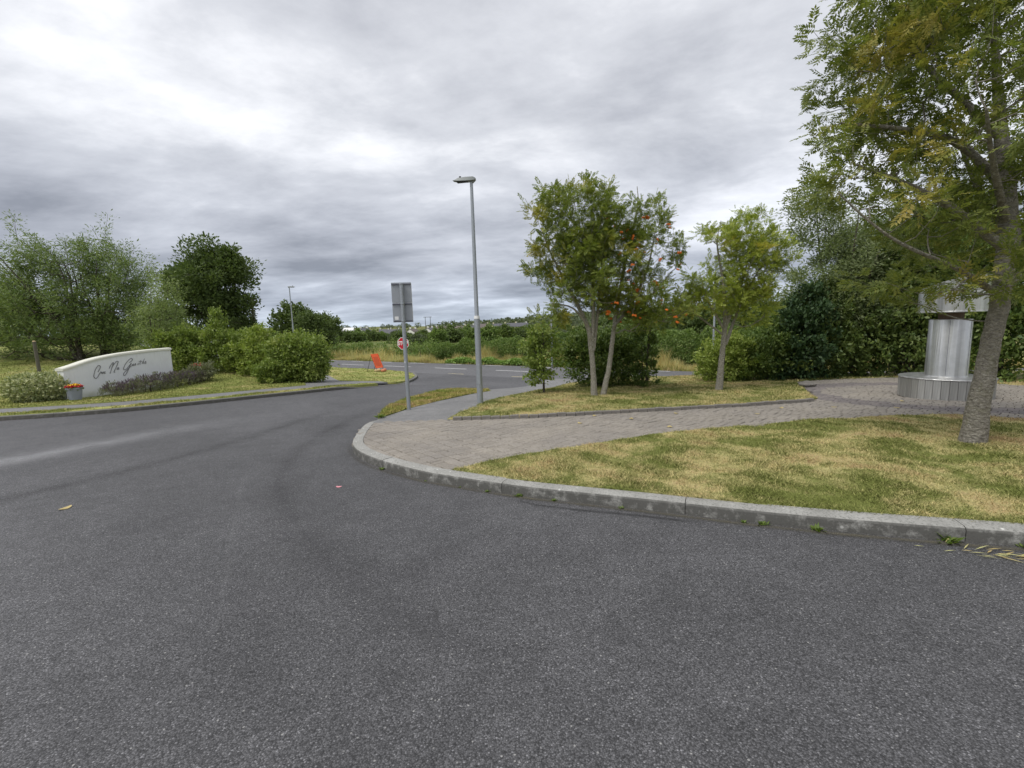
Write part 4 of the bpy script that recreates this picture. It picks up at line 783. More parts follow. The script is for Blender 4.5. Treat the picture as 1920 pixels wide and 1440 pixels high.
LET = [
 [[(1.04,0.85),(1.11,0.95),(1.15,1.03),(1.12,1.08),(1.06,1.06),(0.99,0.97),(0.93,0.85),(0.89,0.72),(0.91,0.65),(0.95,0.63),(1.00,0.66),(1.07,0.76),(1.11,0.81)]],
 [[(1.09,0.77),(1.13,0.85)],[(1.11,0.81),(1.14,0.85),(1.16,0.84),(1.15,0.78),(1.17,0.79)]],
 [[(1.22,0.84),(1.18,0.81),(1.19,0.77),(1.22,0.80),(1.22,0.84)]],
 [[(1.29,0.85),(1.27,0.84),(1.24,0.79),(1.26,0.77),(1.29,0.80)]],
 [[(1.43,0.94),(1.48,1.03),(1.59,1.15),(1.60,1.13),(1.54,0.99),(1.43,0.75)],[(1.54,0.99),(1.68,1.15),(1.76,1.18),(1.77,1.15),(1.69,0.99),(1.58,0.81),(1.58,0.77),(1.61,0.79)]],
 [[(1.77,0.94),(1.71,0.93),(1.69,0.88),(1.72,0.87),(1.76,0.94),(1.75,0.87),(1.77,0.88)]],
 [[(2.17,1.09),(2.26,1.15),(2.29,1.21),(2.25,1.25),(2.13,1.17),(2.00,1.03),(1.93,0.90),(1.93,0.84),(2.00,0.84),(2.11,0.94),(2.23,1.06),(2.16,0.95),(2.06,0.77),(1.96,0.64),(1.91,0.62),(1.89,0.66),(1.92,0.72),(2.03,0.81),(2.14,0.90),(2.21,0.95)]],
 [[(2.31,1.03),(2.26,1.00),(2.24,0.96),(2.26,0.95),(2.31,1.02),(2.29,0.95),(2.32,0.96)]],
 [[(2.39,1.04),(2.35,1.01),(2.35,0.96),(2.39,0.99),(2.39,1.04)]],
 [[(2.50,1.05),(2.46,0.98),(2.49,0.99)],[(2.53,1.10),(2.53,1.12)]],
 [[(2.61,1.15),(2.54,0.99),(2.57,0.99)],[(2.54,1.09),(2.64,1.10)]],
 [[(2.75,1.19),(2.63,1.00)],[(2.65,1.04),(2.70,1.08),(2.68,1.01),(2.70,1.00)]],
 [[(2.74,1.03),(2.80,1.07),(2.79,1.09),(2.76,1.06),(2.73,1.01),(2.76,0.99),(2.81,1.03)]]]
for i, L in enumerate(LET):
    mb = MB(); rr = .0125 if i in (0, 4, 6) else .0105
    for s_ in L:
        pts = crom(s_, .02) if len(s_) > 2 else s_; mb.tube([(a, -.008, b) for a, b in pts], rr, 6)
    mb.build('letter', M_letter, wall, smooth=60)
# flower pot
pot = root('flower_pot', (-14.72, 15.2, t1(-14.72, 15.2)+.12), 'tapered grey flower pot in front of the entrance wall', 'flower pot')
MB().lathe([(.16, 0), (.18, .02), (.235, .40), (.25, .41), (.255, .47), (.235, .475), (.22, .43), (.21, .40)], 28).build('pot_body', M_pot, pot, smooth=35)
MB().lathe([(.212, .42), (.0001, .43)], 28).build('soil', M_soil, pot)
pot.scale = (.88, .88, .9)
fl = root('bedding_flowers', (-14.72, 15.2, t1(-14.72, 15.2)+.49), 'red and yellow bedding flowers filling the grey pot', 'flowers')
def petals(nm, k, mt, rmin, rmax, z0, s_, par):
    a = rng.random(k)*6.28; r_ = rmin+(rmax-rmin)*np.sqrt(rng.random(k)); C = np.stack([r_*np.cos(a), r_*np.sin(a), z0+.05*rng.random(k)-.15*r_], 1)
    V, Q = leaf_quads(C, rng.normal(size=(k, 3))+np.array([0, 0, .3]), rng.normal(size=(k, 3))*.5+np.array([0, 0, 1.]), s_*(.7+.5*rng.random(k)), s_*.8*np.ones(k)); tag(link(nm, mesh_np(nm, V, Q), mt, par), kind='stuff')
petals('foliage', 260, L_weed, 0, .22, .04, .07, fl); petals('red_petals', 210, M_petr, .10, .23, .10, .05, fl); petals('yellow_petals', 120, M_pety, 0, .15, .13, .055, fl)
stk = root('timber_stake', (-18.6, 17.9, t1(-18.6, 17.9)+.12), 'weathered timber tree stake rising behind the variegated bush', 'stake')
MB().tube([(0, 0, -.2), (.01, 0, 1.0), (0, 0, 1.93)], [.062, .06, .055], 10).build('post', M_stake, stk, smooth=40); MB().tube([(0, 0, 1.93), (0, 0, 1.97)], [.055, .03], 10).build('cut_top', M_bagA, stk)

# ------------------------------------------------------------------ sculpture
SX, SY = 9.58, 9.95; sz = t1(SX, SY)+.11
sc = root('steel_sculpture', (SX, SY, sz), 'stainless steel drum sculpture with a slanted cap on a round slatted plinth', 'sculpture')
sm = MB().box((0, 0, .215), (.124, .03, .43), bev=.004).mesh('slat'); ns_ = 38
for i in range(ns_):
    a = 2*math.pi*i/ns_; o = link('slat', sm, M_slat, sc); o.location = (.775*math.cos(a), .775*math.sin(a), 0); o.rotation_euler = (0, 0, a-math.pi/2)
MB().lathe([(.735, 0), (.75, .425)], 48).build('plinth_core', M_black, sc, smooth=40)
MB().lathe([(.40, .432), (.80, .432), (.808, .445), (.80, .455), (.40, .462)], 64).build('plinth_top', M_steel, sc, smooth=40)
MB().lathe([(.372, .45), (.385, .455), (.36, .475), (.355, .5), (.355, 1.69), (.35, 1.70)], 64).build('drum', M_steel, sc, smooth=40)
MB().lathe([(.21, 1.69), (.21, 1.87)], 40).build('neck', plain('rusty_neck', (.16, .115, .085), .8, .3, 12.), sc, smooth=40)
def cap_mesh():
    v = []; f = []; k = 72; rr = .56
    for i in range(k):
        a = 2*math.pi*i/k; c, s_ = math.cos(a), math.sin(a); xx = c*.74-s_*.67            # rises to the right as seen from the road
        top = 1.86+.63+.14*xx+.05*(1-xx*xx)
        v += [(rr*c*1.02, rr*s_*1.02, 1.85), (rr*c*1.02, rr*s_*1.02, 1.87), (rr*c, rr*s_, 1.88), (rr*c, rr*s_, top), (rr*c*.985, rr*s_*.985, top), (rr*c*.985, rr*s_*.985, top-.04)]
    for i in range(k):
        j = (i+1) % k
        for e in range(5): f.append((i*6+e, j*6+e, j*6+e+1, i*6+e+1))
    f.append(tuple(i*6 for i in range(k))[::-1]); f.append(tuple(i*6+5 for i in range(k))); return MB().raw(v, f)
cap_mesh().build('cap', M_steel, sc, smooth=40)
for a_ in (-2.35, -1.2, .4, 2.0): MB().box((.3565*math.cos(a_), .3565*math.sin(a_), 1.09), (.004, .006, 1.18), rz=a_).build('seam', M_rail, sc)

# ------------------------------------------------------------------ signs, lamps
def lamp(loc, h, label, facing, group, baser=.075, coll=2.1, doors=True):
    x, y = loc; z = t1(x, y)+.1; t = root('street_lamp', (x, y, z), label, 'street lamp', group, rz=facing)
    MB().tube([(0, 0, -.1), (0, 0, .9), (0, 0, coll)], [baser, baser*.97, baser*.94], 16).build('base_column', M_galv, t, smooth=50)
    MB().tube([(0, 0, coll-.02), (0, 0, coll+.06), (0, 0, h*.7), (0, 0, h-.06)], [baser*.94, baser*.68, baser*.58, baser*.48], 14).build('shaft', M_galv, t, smooth=50)
    if doors: MB().box((0, -baser*.94, .75), (.085, .012, .5), bev=.004).build('access_door', M_galv, t)
    hd = MB(); hd.tube([(.05, 0, h-.06), (-.0, 0, h-.0), (-.06, 0, h+.01)], [.035, .04, .05], 10); hd.raw(*lantern(h)); hd.build('lantern', plain('lantern_grey', (.27, .29, .285), .5, .06) if 'lantern_grey' not in bpy.data.materials else bpy.data.materials['lantern_grey'], t, smooth=40)
    MB().tube([(-.27, 0, h+.055), (-.27, 0, h+.10), (-.27, 0, h+.105)], [.028, .026, .012], 12).build('photocell', M_black, t, smooth=40)
    MB().box((-.22, 0, h-.028), (.26, .13, .012), bev=.004).build('lens', M_black, t)
    return t
def lantern(h):
    xs_ = [(.10, .05, -.015, .035), (.06, .085, -.035, .055), (-.12, .095, -.035, .06), (-.30, .10, -.025, .052), (-.36, .085, -.012, .03), (-.44, .06, .0, .012)]; v = []; f = []
    for x, w2, lo, hi in xs_: v += [(x, -w2, h+lo+.01), (x, -w2*.8, h+hi), (x, w2*.8, h+hi), (x, w2, h+lo+.01)]
    for i in range(len(xs_)-1):
        for e in range(4): f.append((i*4+e, i*4+(e+1) % 4, (i+1)*4+(e+1) % 4, (i+1)*4+e))
    f += [(0, 3, 2, 1), tuple((len(xs_)-1)*4+e for e in range(4))]; return v, f
lg = 'galvanised street lamps at the junction'
lp = lamp((-.80, 11.13), 5.30, 'galvanised street lamp where the footpath meets the lawn', R(-12), lg)
MB().tube([(0, 0, 2.10), (0, 0, 2.17)], [.0725, .066], 14).build('white_band', M_white, lp)
lamp((-16.5, 34.9), 6.1, 'street lamp behind the clipped hedge bush', R(180), lg, .07, 2.2, False)
lamp((2.75, 30.6), 6.2, 'street lamp on the far verge behind the rowan with berries', R(200), lg, .07, 2.2, False)
lamp((11.4, 25.6), 6.2, 'street lamp on the far verge behind the small yellowing rowan', R(200), lg, .075, 2.2, False)
px, py = -2.43, 10.49; pz = t1(px, py)+.11
sp = root('sign_post', (px, py, pz), 'grey road sign seen from the back on a galvanised post', 'road sign', rz=R(6))
MB().tube([(0, 0, -.2), (0, 0, 2.90)], .0445, 16).build('post', M_galv, sp, smooth=50)
for i, (z0, z1) in enumerate(((2.03, 2.465), (2.475, 2.925))):
    MB().box((-.015, .075, (z0+z1)/2), (.445, .006, z1-z0), bev=.002).build('sign_panel', M_galv2, sp)
for z0 in (2.055, 2.44, 2.885): MB().box((-.015, .058, z0), (.43, .026, .022), bev=.003).build('mounting_rail', M_rail, sp)
for z0 in (2.06, 2.44, 2.88): MB().lathe([(.050, -.015), (.052, 0), (.050, .015)], 16, (0, 0, z0)).build('clamp', M_galv, sp)
MB().box((-.155, .0705, 2.125), (.085, .002, .075)).build('sticker', M_white, sp)
MB().box((-.02, -.043, 1.12), (.02, .006, .04)).build('tag', M_white, sp)
MB().box((0, .0815, 2.47), (.43, .003, .87)).build('sign_face', M_white, sp)
# stop sign
def text_mesh(body, size):
    cu = bpy.data.curves.new('txt', 'FONT'); cu.body = body; cu.size = size; cu.align_x = 'CENTER'; cu.align_y = 'CENTER'; cu.extrude = .002; cu.offset = .012
    ob = bpy.data.objects.new('txt', cu); col.objects.link(ob); bpy.context.view_layer.update()
    me = bpy.data.meshes.new_from_object(ob.evaluated_get(bpy.context.evaluated_depsgraph_get())); bpy.data.objects.remove(ob); bpy.data.curves.remove(cu); return me
ox, oy = -8.25, 35.1
st = root('stop_sign', (ox, oy, t1(ox, oy)), 'red octagonal stop sign across the main road', 'road sign', rz=R(-13))
def octo(r_, y0, y1):
    v = [(r_*math.cos(R(22.5+45*i)), y, r_*math.sin(R(22.5+45*i))) for y in (y0, y1) for i in range(8)]
    return MB().raw(v, [tuple(range(8))[::-1], tuple(range(8, 16))]+[(i, (i+1) % 8, 8+(i+1) % 8, 8+i) for i in range(8)])
octo(.5, 0, .006).build('white_border', M_white, st, (0, -.05, 1.72)); octo(.455, -.004, .0).build('red_face', M_red, st, (0, -.051, 1.72))
tm = link('lettering', text_mesh('STOP', .38), M_white, st, (0, -.058, 1.72)); tm.rotation_euler = (R(90), 0, 0); tm.scale = (.92, 1.08, 1)
MB().tube([(0, 0, -.2), (0, 0, 2.2)], .04, 12).build('post', M_galv, st, smooth=50)
# orange A-frame sign
og = root('temporary_sign', (-8.53, 29.6, t1(-8.53, 29.6)+.13), 'orange temporary roadworks sign on a black A-frame', 'sign', rz=R(60))
tilt = Matrix.Rotation(R(-24), 4, 'X')
def tp(x, y, z): p = tilt @ Vector((x, y, z)); return (p.x, p.y+.0, p.z)
MB().box((0, 0, 0), (.64, .012, 1.0), bev=.004, M=tilt).build('sign_board', M_orange, og, tp(0, 0, .76))
for sx_ in (-.31, .31): MB().box((0, 0, 0), (.035, .02, 1.0), M=tilt).build('edge_trim', M_orange2, og, tp(sx_, -.008, .76))
for i in range(8): MB().box((0, 0, 0), (.48 if i % 3 else .38, .004, .045), M=tilt).build('print_row', M_orange2, og, tp(0, -.009, .42+i*.085))
for sx_ in (-.29, .29):
    MB().tube([tp(sx_, .01, -.04), tp(sx_, .01, 1.2)], .014, 8).build('front_leg', M_black, og)
    MB().tube([tp(sx_, .01, 1.15), (sx_, .95, 0)], .014, 8).build('rear_leg', M_black, og)
def sandbag(loc, rz_, mt, lb):
    z = t1(*loc)+.12; bm = bmesh.new(); bmesh.ops.create_uvsphere(bm, u_segments=20, v_segments=12, radius=1.)
    for v_ in bm.verts:
        c = v_.co; c.x = math.copysign(abs(c.x)**.6, c.x)*.21; c.y = math.copysign(abs(c.y)**.7, c.y)*.14; c.z = math.copysign(abs(c.z)**.8, c.z)*.10+.10; c.z += .02*math.sin(c.x*14)*math.cos(c.y*11)
    me = bpy.data.meshes.new('sandbag'); bm.to_mesh(me); bm.free()
    for p in me.polygons: p.use_smooth = True
    o = root('sandbag', (loc[0], loc[1], z), lb, 'sandbag', rz=rz_); link('bag', me, mt, o); MB().tube([(.19, 0, .12), (.23, 0, .14), (.26, .02, .17)], [.05, .02, .045], 10).build('tied_neck', mt, o, smooth=60)
sandbag((-8.72, 29.5), R(20), M_bagA, 'tan sandbag on the rear legs of the orange sign'); sandbag((-8.3, 29.45), R(75), M_bagB, 'orange-red sandbag on the front legs of the orange sign')

# ------------------------------------------------------------------ far verge, hedge, background
def along(x): return float(yc(x))
def hedge():
    t = root('roadside_hedge', (0, along(0)+6.0, -1.4), 'long uneven green hedge beyond the main road', 'hedge'); k = 110000
    x = -9.5+ (34*rng.random(k)); s = np.where(x < 8, -.6816, -.6816*np.exp(-(np.maximum(x, 8)-8)/6)); off = 5.4; nx, ny = -s/np.sqrt(1+s*s), 1/np.sqrt(1+s*s)
    a = rng.random(k)*math.pi*2; hh = 1.85+.16*np.sin(x*.7)+.15*np.sin(x*1.9+1)+.12*np.sin(x*4.3)+.4*ss(x, 3, 7)-.45*ss(-x, 3, 8); ww = .75+.15*np.sin(x*1.3); r_ = np.where(rng.random(k) < .3, .4+.6*rng.random(k), .9+.15*rng.random(k))*(1+.10*np.sin(x*6+np.sin(a)*4))
    z = np.maximum(.03, hh*.5+hh*.5*np.sin(a)*r_); o_ = off+ww*np.cos(a)*r_; spike = rng.random(k) < .03; z = np.where(spike, z+.25*rng.random(k), z)
    C = np.stack([x+nx*o_, yc(x)+ny*o_, z-1.4], 1)-np.array(t.location); Dr = unit(rng.normal(size=(k, 3))*.8+np.array([0, -.3, .5])); ln = .10+.08*rng.random(k)
    V, Q = leaf_quads(C, Dr, rng.normal(size=(k, 3))+np.array([0, -.4, .6]), ln, ln*.5); link('foliage', mesh_np('foliage', V, Q), L_hedge, t)
    mb = MB()
    for xx in np.arange(-9, 24, .9):
        y_ = along(xx)+off*1.15; mb.tube([(xx-t.location.x, y_-t.location.y, -.1), (xx+.1-t.location.x, y_-t.location.y, .7), (xx-.15-t.location.x, y_-t.location.y, 1.2)], [.03, .02, .01], 5)
    mb.build('stems', B_dark, t)
hedge()
def tallgrass(nm, x0, x1, o0, o1, k, h0, mt, lb, wd=.012, patch=True):
    x = x0+(x1-x0)*rng.random(k); s = np.where(x < 8, -.6816, -.6816*np.exp(-(np.maximum(x, 8)-8)/6)); o_ = o0+(o1-o0)*rng.random(k); b = np.stack([x-s/np.sqrt(1+s*s)*o_, yc(x)+o_/np.sqrt(1+s*s), np.full(k, -1.47)], 1)
    h_ = h0*(.5+.6*rng.random(k)); 
    if patch: h_ = h_*np.clip(.75+.35*np.sin(x*1.1)+.25*np.sin(x*2.7+1)+.15*np.sin(x*6.1), .35, 1.3)
    th = rng.random(k)*6.28; p2 = rng.random(k)*3.14; sd_ = np.stack([np.cos(p2), np.sin(p2), np.zeros(k)], 1)*wd; m1 = b+np.stack([np.cos(th)*.08*h_, np.sin(th)*.08*h_, h_*.55], 1); tp_ = b+np.stack([np.cos(th)*.3*h_, np.sin(th)*.3*h_, h_], 1)
    V = np.stack([b-sd_, b+sd_, m1+sd_*.8, m1-sd_*.8, tp_], 1).reshape(-1, 3); i = np.arange(k)[:, None]*5
    tag(link(nm, mesh_np(nm, V, np.concatenate([i, i+1, i+2, i+3], 1), np.concatenate([i+3, i+2, i+4], 1)), mt), lb, 'grass', kind='stuff')
tallgrass('tall_grass', -45, 26, 3.4, 4.6, 26000, .62, L_straw, 'dry straw-coloured tall grass along the far verge')
tallgrass('tall_grass', -8, 7, 4.2, 4.9, 9000, 1.15, L_straw, 'tallest pale grass stems in front of the hedge')
tallgrass('meadow_grass', -75, -5, 4.6, 14, 30000, .9, L_straw, 'pale meadow grass at the edge of the field beyond the road', .016)
tallgrass('verge_grass', -60, 26, 3.05, 3.7, 22000, .28, M_verge, 'short green grass edging the far side of the road')
def dock():
    k = 7000; x = -7+10*rng.random(k); o_ = 3.2+.6*rng.random(k); s = -.6816; h_ = .12+.32*rng.random(k)*(.6+.4*np.sin(x*3)); C = np.stack([x-s/1.21*o_, yc(x)+o_/1.21, h_-1.42], 1); C = C[(C[:, 0] < 5.5)]; k = len(C)
    V, Q = leaf_quads(C, rng.normal(size=(k, 3))+np.array([0, -.5, .2]), rng.normal(size=(k, 3))*.4+np.array([0, -.5, .9]), .15+.1*rng.random(k), .10+.06*rng.random(k)); tag(link('dock_plants', mesh_np('dock_plants', V, Q), L_dock), 'broad-leaved green weeds along the far road edge', 'weeds', kind='stuff')
dock()
def hedge_clump(lc, lb, w_, h_, mt, k=2500, ll=.35, grp=None): return make_bush('field_bush', lc, lb, [(0, 0, h_*.45, w_*.5, w_*.45, h_*.55), (w_*.25, 0, h_*.4, w_*.35, w_*.35, h_*.45)], k, mt, ll, .6, grp, stems=2, lump=.22, dz=-.1)
for i, (x, o_) in enumerate([(-11, 6.5), (-13.5, 7.5), (-17, 8.5), (-22, 9), (-26, 9)]):
    hedge_clump((x+.56*o_, along(x)+.83*o_), 'scrubby dark bush at the field edge beyond the road', 3.2, 1.5, L_hedge, 3500, .14, 'scrub at the field edge')
# row of bushes across the field
protos = []
fr = np.random.default_rng(11)
def copy_tree(src, loc, s, rz):
    c = src.copy(); col.objects.link(c); c.location = loc; c.scale = s; c.rotation_euler = (0, 0, rz)
    for ch in src.children:
        h = ch.copy(); col.objects.link(h); h.parent = c
    return c
for i in range(4):
    protos.append(far_tree('hedgerow_tree', (-30+i*6, 190), ('grey-green', 'light green', 'dark green', 'mixed green')[i]+' bushy tree in the hedgerow across the field', 7., 4.6, 3600, (L_far, L_mid, L_dark, L_hedge)[i], .55, 'hedgerow trees across the field'))
k = 0
for row, (yy, a0, a1, nn, hs) in enumerate([(120, -.45, -.24, 14, .52), (88, -.25, .12, 24, .47), (130, -.45, .12, 20, .42), (190, -.45, .1, 18, .5), (80, .10, .34, 10, .45), (128, .2, .52, 11, .7), (165, .2, .55, 12, .9)]):
    for j in range(nn):
        a = a0+(a1-a0)*(j+.5+fr.normal()*.25)/nn; y = yy+fr.normal()*5; x = a*y
        s = hs*(.75+.5*fr.random()); loc = (x, y, t1(x, y)-.2); sc_ = (s*1.15, s, s*(.85+.35*fr.random()))
        if k < 4: o = protos[k]; o.location = loc; o.scale = sc_
        else: copy_tree(protos[k % 4], loc, sc_, fr.random()*6.28)
        k += 1
# far woods: one mass
def woods(nm, lb, spec, mt):
    Cs = []; Ln = []
    for (yy, a0, a1, cnt_, h0, dy) in spec:
        for j in range(cnt_):
            a = a0+(a1-a0)*fr.random(); y = yy+fr.normal()*dy; x = a*y; h_ = h0*(.6+.7*fr.random()); w_ = h_*(.5+.4*fr.random()); kk = 130
            d_ = unit(fr.normal(size=(kk, 3))); z = t1(x, y); Cs.append(np.array([x, y, z+h_*.5])+d_*np.array([w_, w_, h_*.5])*(.8+.25*fr.random((kk, 1)))); Ln.append(np.full(kk, h_*.22))
    C = np.concatenate(Cs); Ln = np.concatenate(Ln)*(.7+.6*fr.random(len(C))); k = len(C); V, Q = leaf_quads(C, fr.normal(size=(k, 3)), fr.normal(size=(k, 3))+np.array([0, -.3, .5]), Ln, Ln*.7); tag(link(nm, mesh_np(nm, V, Q), mt), lb, 'wood', kind='stuff')
woods('far_wood', 'distant belts of woodland on the rising ground', [(420, -.5, -.1, 50, 5, 25), (520, -.15, .6, 170, 9, 40), (650, -.05, .65, 170, 10, 50), (800, .05, .7, 170, 11, 50), (900, .1, .75, 160, 11, 40), (1300, -.6, .2, 150, 10, 100), (400, .15, .6, 70, 7, 30), (300, .22, .6, 60, 6, 25), (240, .25, .6, 40, 5, 10)], L_far)
woods('far_hedgerow', 'hedgerows and copses around the distant houses', [(240, -.40, .08, 26, 3.2, 12), (330, -.4, .1, 36, 5, 20)], L_mid)
# houses
def house(x, y, ridge, ln, dp, rz_, wallm, roofm, lb, wh=2.9, rh=2.6):
    base = min(t1(x, y), ridge-wh-rh)-.2; z0 = ridge-rh-wh; t = root('house', (x, y, base), lb, 'house', 'houses of the distant estate', rz=rz_); e = z0+wh-base; r_ = ridge-base
    v = [(-ln/2, -dp/2, 0), (ln/2, -dp/2, 0), (ln/2, dp/2, 0), (-ln/2, dp/2, 0), (-ln/2, -dp/2, e), (ln/2, -dp/2, e), (ln/2, dp/2, e), (-ln/2, dp/2, e), (-ln/2, 0, r_-.1), (ln/2, 0, r_-.1)]
    MB().raw(v, [(0, 1, 5, 4), (2, 3, 7, 6), (1, 2, 6, 9, 5), (3, 0, 4, 8, 7)]).build('wall', wallm, t)
    ov = .35; v = []
    for sx_ in (-1, 1):
        X = sx_*(ln/2+.2); v += [(X, -dp/2-ov, e-.2), (X, 0, r_), (X, dp/2+ov, e-.2), (X, dp/2+ov, e-.38), (X, 0, r_-.18), (X, -dp/2-ov, e-.38)]
    rf = MB().raw(v, [(0, 6, 7, 1), (1, 7, 8, 2), (2, 8, 9, 3), (3, 9, 10, 4), (4, 10, 11, 5), (5, 11, 6, 0), (0, 1, 4, 5), (1, 2, 3, 4), (6, 11, 10, 7), (7, 10, 9, 8)]).build('roof', roofm, t)
    for sx_ in (-.42, .42): MB().box((sx_*ln, 0, r_+.35), (.6, .9, 1.1)).build('chimney', wallm, rf)
    zc_ = e-wh*.45
    for xx in (-.3, 0, .3): MB().box((xx*ln, -dp/2-.01, zc_), (1.3, .08, 1.2)).build('window', M_glass, t)
    for yy_ in (-.2, .2):
        for sx_ in (-1, 1): MB().box((sx_*(ln/2+.01), yy_*dp, zc_), (.08, 1.1, 1.2)).build('window', M_glass, t)
def pxh(px, y): return (px-960)/853*y*1.0
for i, (px_, py_, y, ln, rz_, wm, rm, lb) in enumerate([
 (688, 615, 260, 9, 80, M_hw, M_slate, 'white house with steep grey roof alone among the trees'),
 (728, 617, 300, 8, 20, M_hw, M_slate, 'grey-roofed house near the pale gabled house'),
 (743, 617, 300, 8, 20, M_hw, M_slate, 'grey-roofed house just behind the sign post'),
 (779, 616, 280, 8, 75, M_hw, M_slateb, 'pale gabled house right of the stop sign'),
 (811, 614, 270, 8, 78, M_hw, M_slate, 'white gabled house below the twin-pole power line'),
 (838, 612, 270, 11, 12, M_hw, M_slateb, 'house with long brown roof and white gables'),
 (866, 611, 300, 9, 10, M_cream, M_slateb, 'low brown-roofed house beside the long brown roof'),
 (884, 609, 330, 8, 30, M_hw, M_slate, 'small pale house behind the street lamp'),
 (909, 607, 330, 9, 20, M_cream, M_slateb, 'cream house right of the street lamp'),
 (940, 606.5, 330, 11, 25, M_cream, M_slate, 'cream-gabled house first in the slate-roofed row'),
 (961, 605.5, 340, 10, 25, M_cream, M_slate, 'yellow-gabled house in the middle of the slate-roofed row'),
 (981, 605, 350, 10, 25, M_hw, M_slate, 'white-gabled house last in the slate-roofed row')]):
    hz = 606-(px_-960)*.031; house(pxh(px_, y), y, 1.6+(hz-py_)*y/853, ln, 7., R(rz_), wm, rm, lb)
shed = root('farm_shed', (-165, 450, -6), 'large white-roofed shed beyond the trees', 'shed', rz=R(10))
MB().raw([(-11, -8, 0), (11, -8, 0), (11, 8, 0), (-11, 8, 0), (-11, -8, 5), (11, -8, 5), (11, 8, 5), (-11, 8, 5), (-11, 0, 8.), (11, 0, 8.)], [(0, 1, 5, 4), (2, 3, 7, 6), (1, 2, 6, 9, 5), (3, 0, 4, 8, 7)]).build('wall', M_hw, shed)
MB().raw([(-11.5, -8.6, 4.9), (11.5, -8.6, 4.9), (11.5, 0, 8.2), (-11.5, 0, 8.2), (11.5, 8.6, 4.9), (-11.5, 8.6, 4.9)], [(0, 1, 2, 3), (3, 2, 4, 5)]).build('roof', M_white, shed)
bung = root('bungalow', (-32.9, 45.5, t1(-32.9, 45.5)-1.5), 'bungalow showing only a pale roof corner above the light hedge', 'house', rz=R(30))
MB().raw([(-3, -2.5, 0), (3, -2.5, 0), (3, 2.5, 0), (-3, 2.5, 0), (-3, -2.5, 2.3), (3, -2.5, 2.3), (3, 2.5, 2.3), (-3, 2.5, 2.3), (-3, 0, 3.9), (3, 0, 3.9)], [(0, 1, 5, 4), (2, 3, 7, 6), (1, 2, 6, 9, 5), (3, 0, 4, 8, 7)]).build('wall', M_hw, bung)
MB().raw([(-3.2, -2.9, 2.2), (3.2, -2.9, 2.2), (3.2, 0, 4.0), (-3.2, 0, 4.0), (3.2, 2.9, 2.2), (-3.2, 2.9, 2.2)], [(0, 1, 2, 3), (3, 2, 4, 5)]).build('roof', plain('roof_pale', (.42, .43, .45), .6, .1, 2.), bung)
def hpole(px_, y, top, lb):
    x = pxh(px_, y); hz = 606-(px_-960)*.031; zt = 1.6+(hz-top)*y/853; zb = t1(x, y); t = root('power_pole', (x, y, zb), lb, 'power pole', 'twin-pole power line supports'); h_ = zt-zb
    for s_ in (-1.9, 1.9): MB().tube([(s_, 0, -1), (s_, 0, h_)], [.24, .18], 8).build('pole', M_pole, t)
    MB().box((0, -.1, h_-.3), (6.4, .25, .3)).build('crossbeam', M_pole, t)
hpole(807.5, 350, 594, 'twin-pole power line support between the houses'); hpole(644, 420, 604, 'twin-pole power line support behind the white shed')
up_ = root('utility_pole', (-29.6, 53.2, t1(-29.6, 53.2)), 'thin utility pole with ivy beside the big dark tree', 'utility pole')
MB().tube([(0, 0, -.5), (0, 0, 6.9)], [.13, .09], 8).build('pole', M_pole, up_, smooth=50); MB().box((0, 0, 6.6), (1.0, .1, .1)).build('crossarm', M_pole, up_)
P, _ = sample_blobs([(0, 0, 2.6, .35, .35, 1.6), (0, 0, 4.2, .25, .25, 1.)], 900, .6); V, Q = leaf_quads(P, rng.normal(size=(900, 3)), rng.normal(size=(900, 3)), np.full(900, .22), np.full(900, .16)); link('ivy', mesh_np('ivy', V, Q), L_dark, up_)

# ------------------------------------------------------------------ small things
def weed(loc, s, z=0.):
    o = root('kerb_weed', (loc[0], loc[1], t1(*loc)+z), 'small green weed growing at the foot of the curved kerb', 'weed', 'weeds along the kerb foot'); k = 26
    a = rng.random(k)*6.28; Dr = np.stack([np.cos(a), np.sin(a), .3+.7*rng.random(k)], 1); V, Q = leaf_quads(rng.normal(size=(k, 3))*np.array([.03, .02, .004])*s/.1, Dr, np.tile([0, 0, 1.], (k, 1)), s*(.6+.6*rng.random(k)), s*.32*np.ones(k)); link('leaves', mesh_np('leaves', V, Q), L_weed, o)
for i, (t_, s) in enumerate([(3.28, .085), (2.47, .07), (2.06, .05), (1.95, .035), (1.02, .03), (.43, .035), (.35, .025), (.10, .05), (.02, .04), (-.33, .035), (-.62, .022), (-1.0, .02), (-1.66, .045), (3.72, .06), (3.95, .05)]):
    j = min(range(len(kb)), key=lambda q_: abs(kb[q_][0]-t_) if kb[q_][1] < 6.3 else 9); p = offset(kb, .035)[j]; weed(p, s)
weed((-2.78, 9.35), .13, .12)
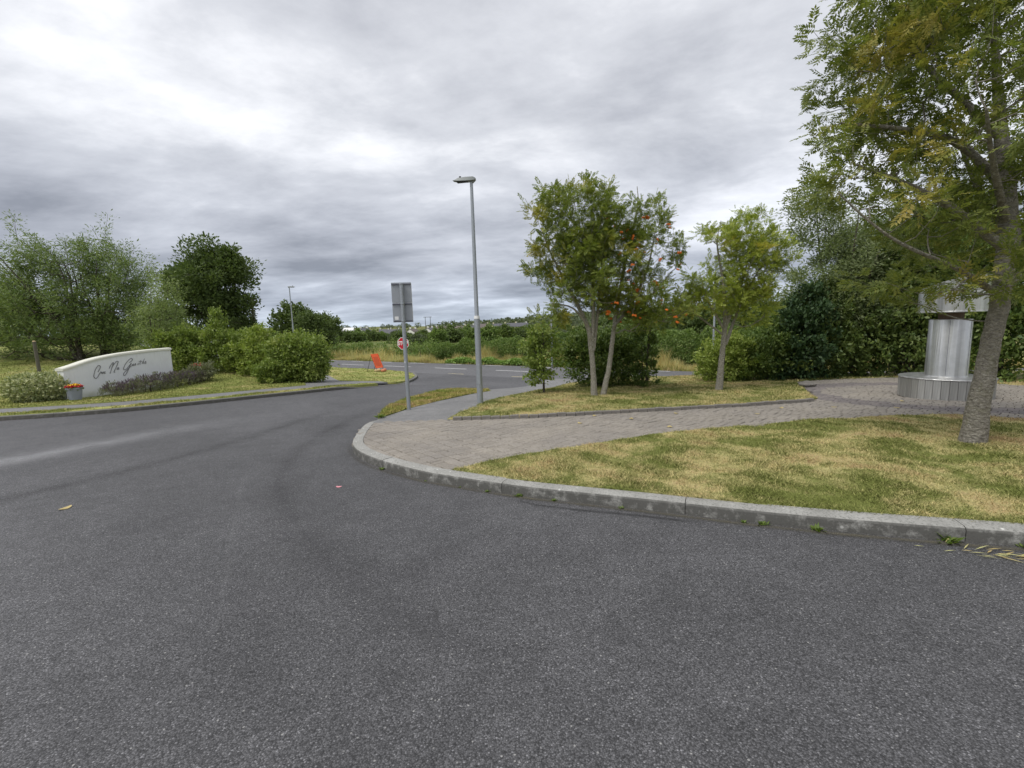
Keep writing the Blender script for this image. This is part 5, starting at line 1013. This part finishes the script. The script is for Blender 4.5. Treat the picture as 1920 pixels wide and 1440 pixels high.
def straw():
    o = root('straw_litter', (3.45, 2.98, t1(3.45, 2.98)+.004), 'pale dry straw washed against the kerb beside a weed', 'litter'); k = 60; C = rng.normal(size=(k, 3))*np.array([.16, .045, .0])+np.array([0, 0, .006]); C[:, 1] -= C[:, 0]*.33
    a = -.3+rng.normal(size=k)*.5; V, Q = leaf_quads(C, np.stack([np.cos(a), np.sin(a), rng.random(k)*.08], 1), np.tile([0, 0, 1.], (k, 1)), .05+.12*rng.random(k), .006+.006*rng.random(k)); link('stalks', mesh_np('stalks', V, Q), L_straw, o)
straw()
def scrap(loc, s, mt, lb, cat, nm, grp=None, dz=.003):
    o = root(nm, (loc[0], loc[1], t1(*loc)+dz), lb, cat, grp, rz=rng.random()*6); bm = bmesh.new(); bmesh.ops.create_grid(bm, x_segments=5, y_segments=3, size=.5)
    for v_ in bm.verts: v_.co = Vector((v_.co.x*s*(1-.5*abs(v_.co.y)), v_.co.y*s*.6*(1-v_.co.x**2*2), .002+.10*s*(v_.co.x*2)**2*.5+.05*s*math.sin(v_.co.y*7)**2))
    me = bpy.data.meshes.new('sheet'); bm.to_mesh(me); bm.free(); link('sheet', me, mt, o)
scrap((-2.03, 5.05), .075, M_litter, 'crumpled pink paper scrap on the asphalt', 'litter', 'paper_scrap')
scrap((-4.75, 4.6), .13, M_dryleaf, 'single dry leaf lying on the open asphalt', 'leaf', 'dry_leaf')
for x, y in [(2.2, 8.3), (1.2, 8.0), (3.2, 8.75), (4.6, 8.4), (5.4, 9.0), (7.4, 8.6), (8.2, 9.4), (1.6, 8.75), (6.4, 8.9), (8.8, 8.6), (2.6, 7.4)]:
    scrap((x, y), .09+.05*rng.random(), M_dryleaf, 'dry fallen leaf on the block paving', 'leaf', 'dry_leaf', 'fallen leaves on the paving', .118)
rk = root('corner_stone', (8.25, 12.6, t1(8.25, 12.6)+.11), 'rough grey stone at the corner of the lawn by the plaza', 'stone')
bm = bmesh.new(); bmesh.ops.create_icosphere(bm, subdivisions=3, radius=.2)
for v_ in bm.verts: v_.co *= 1+.18*math.sin(v_.co.x*19+v_.co.y*13)+.1*math.sin(v_.co.z*31); v_.co.z = v_.co.z*.55+.05
me = bpy.data.meshes.new('rock'); bm.to_mesh(me); bm.free(); link('rock', me, M_stone, rk)
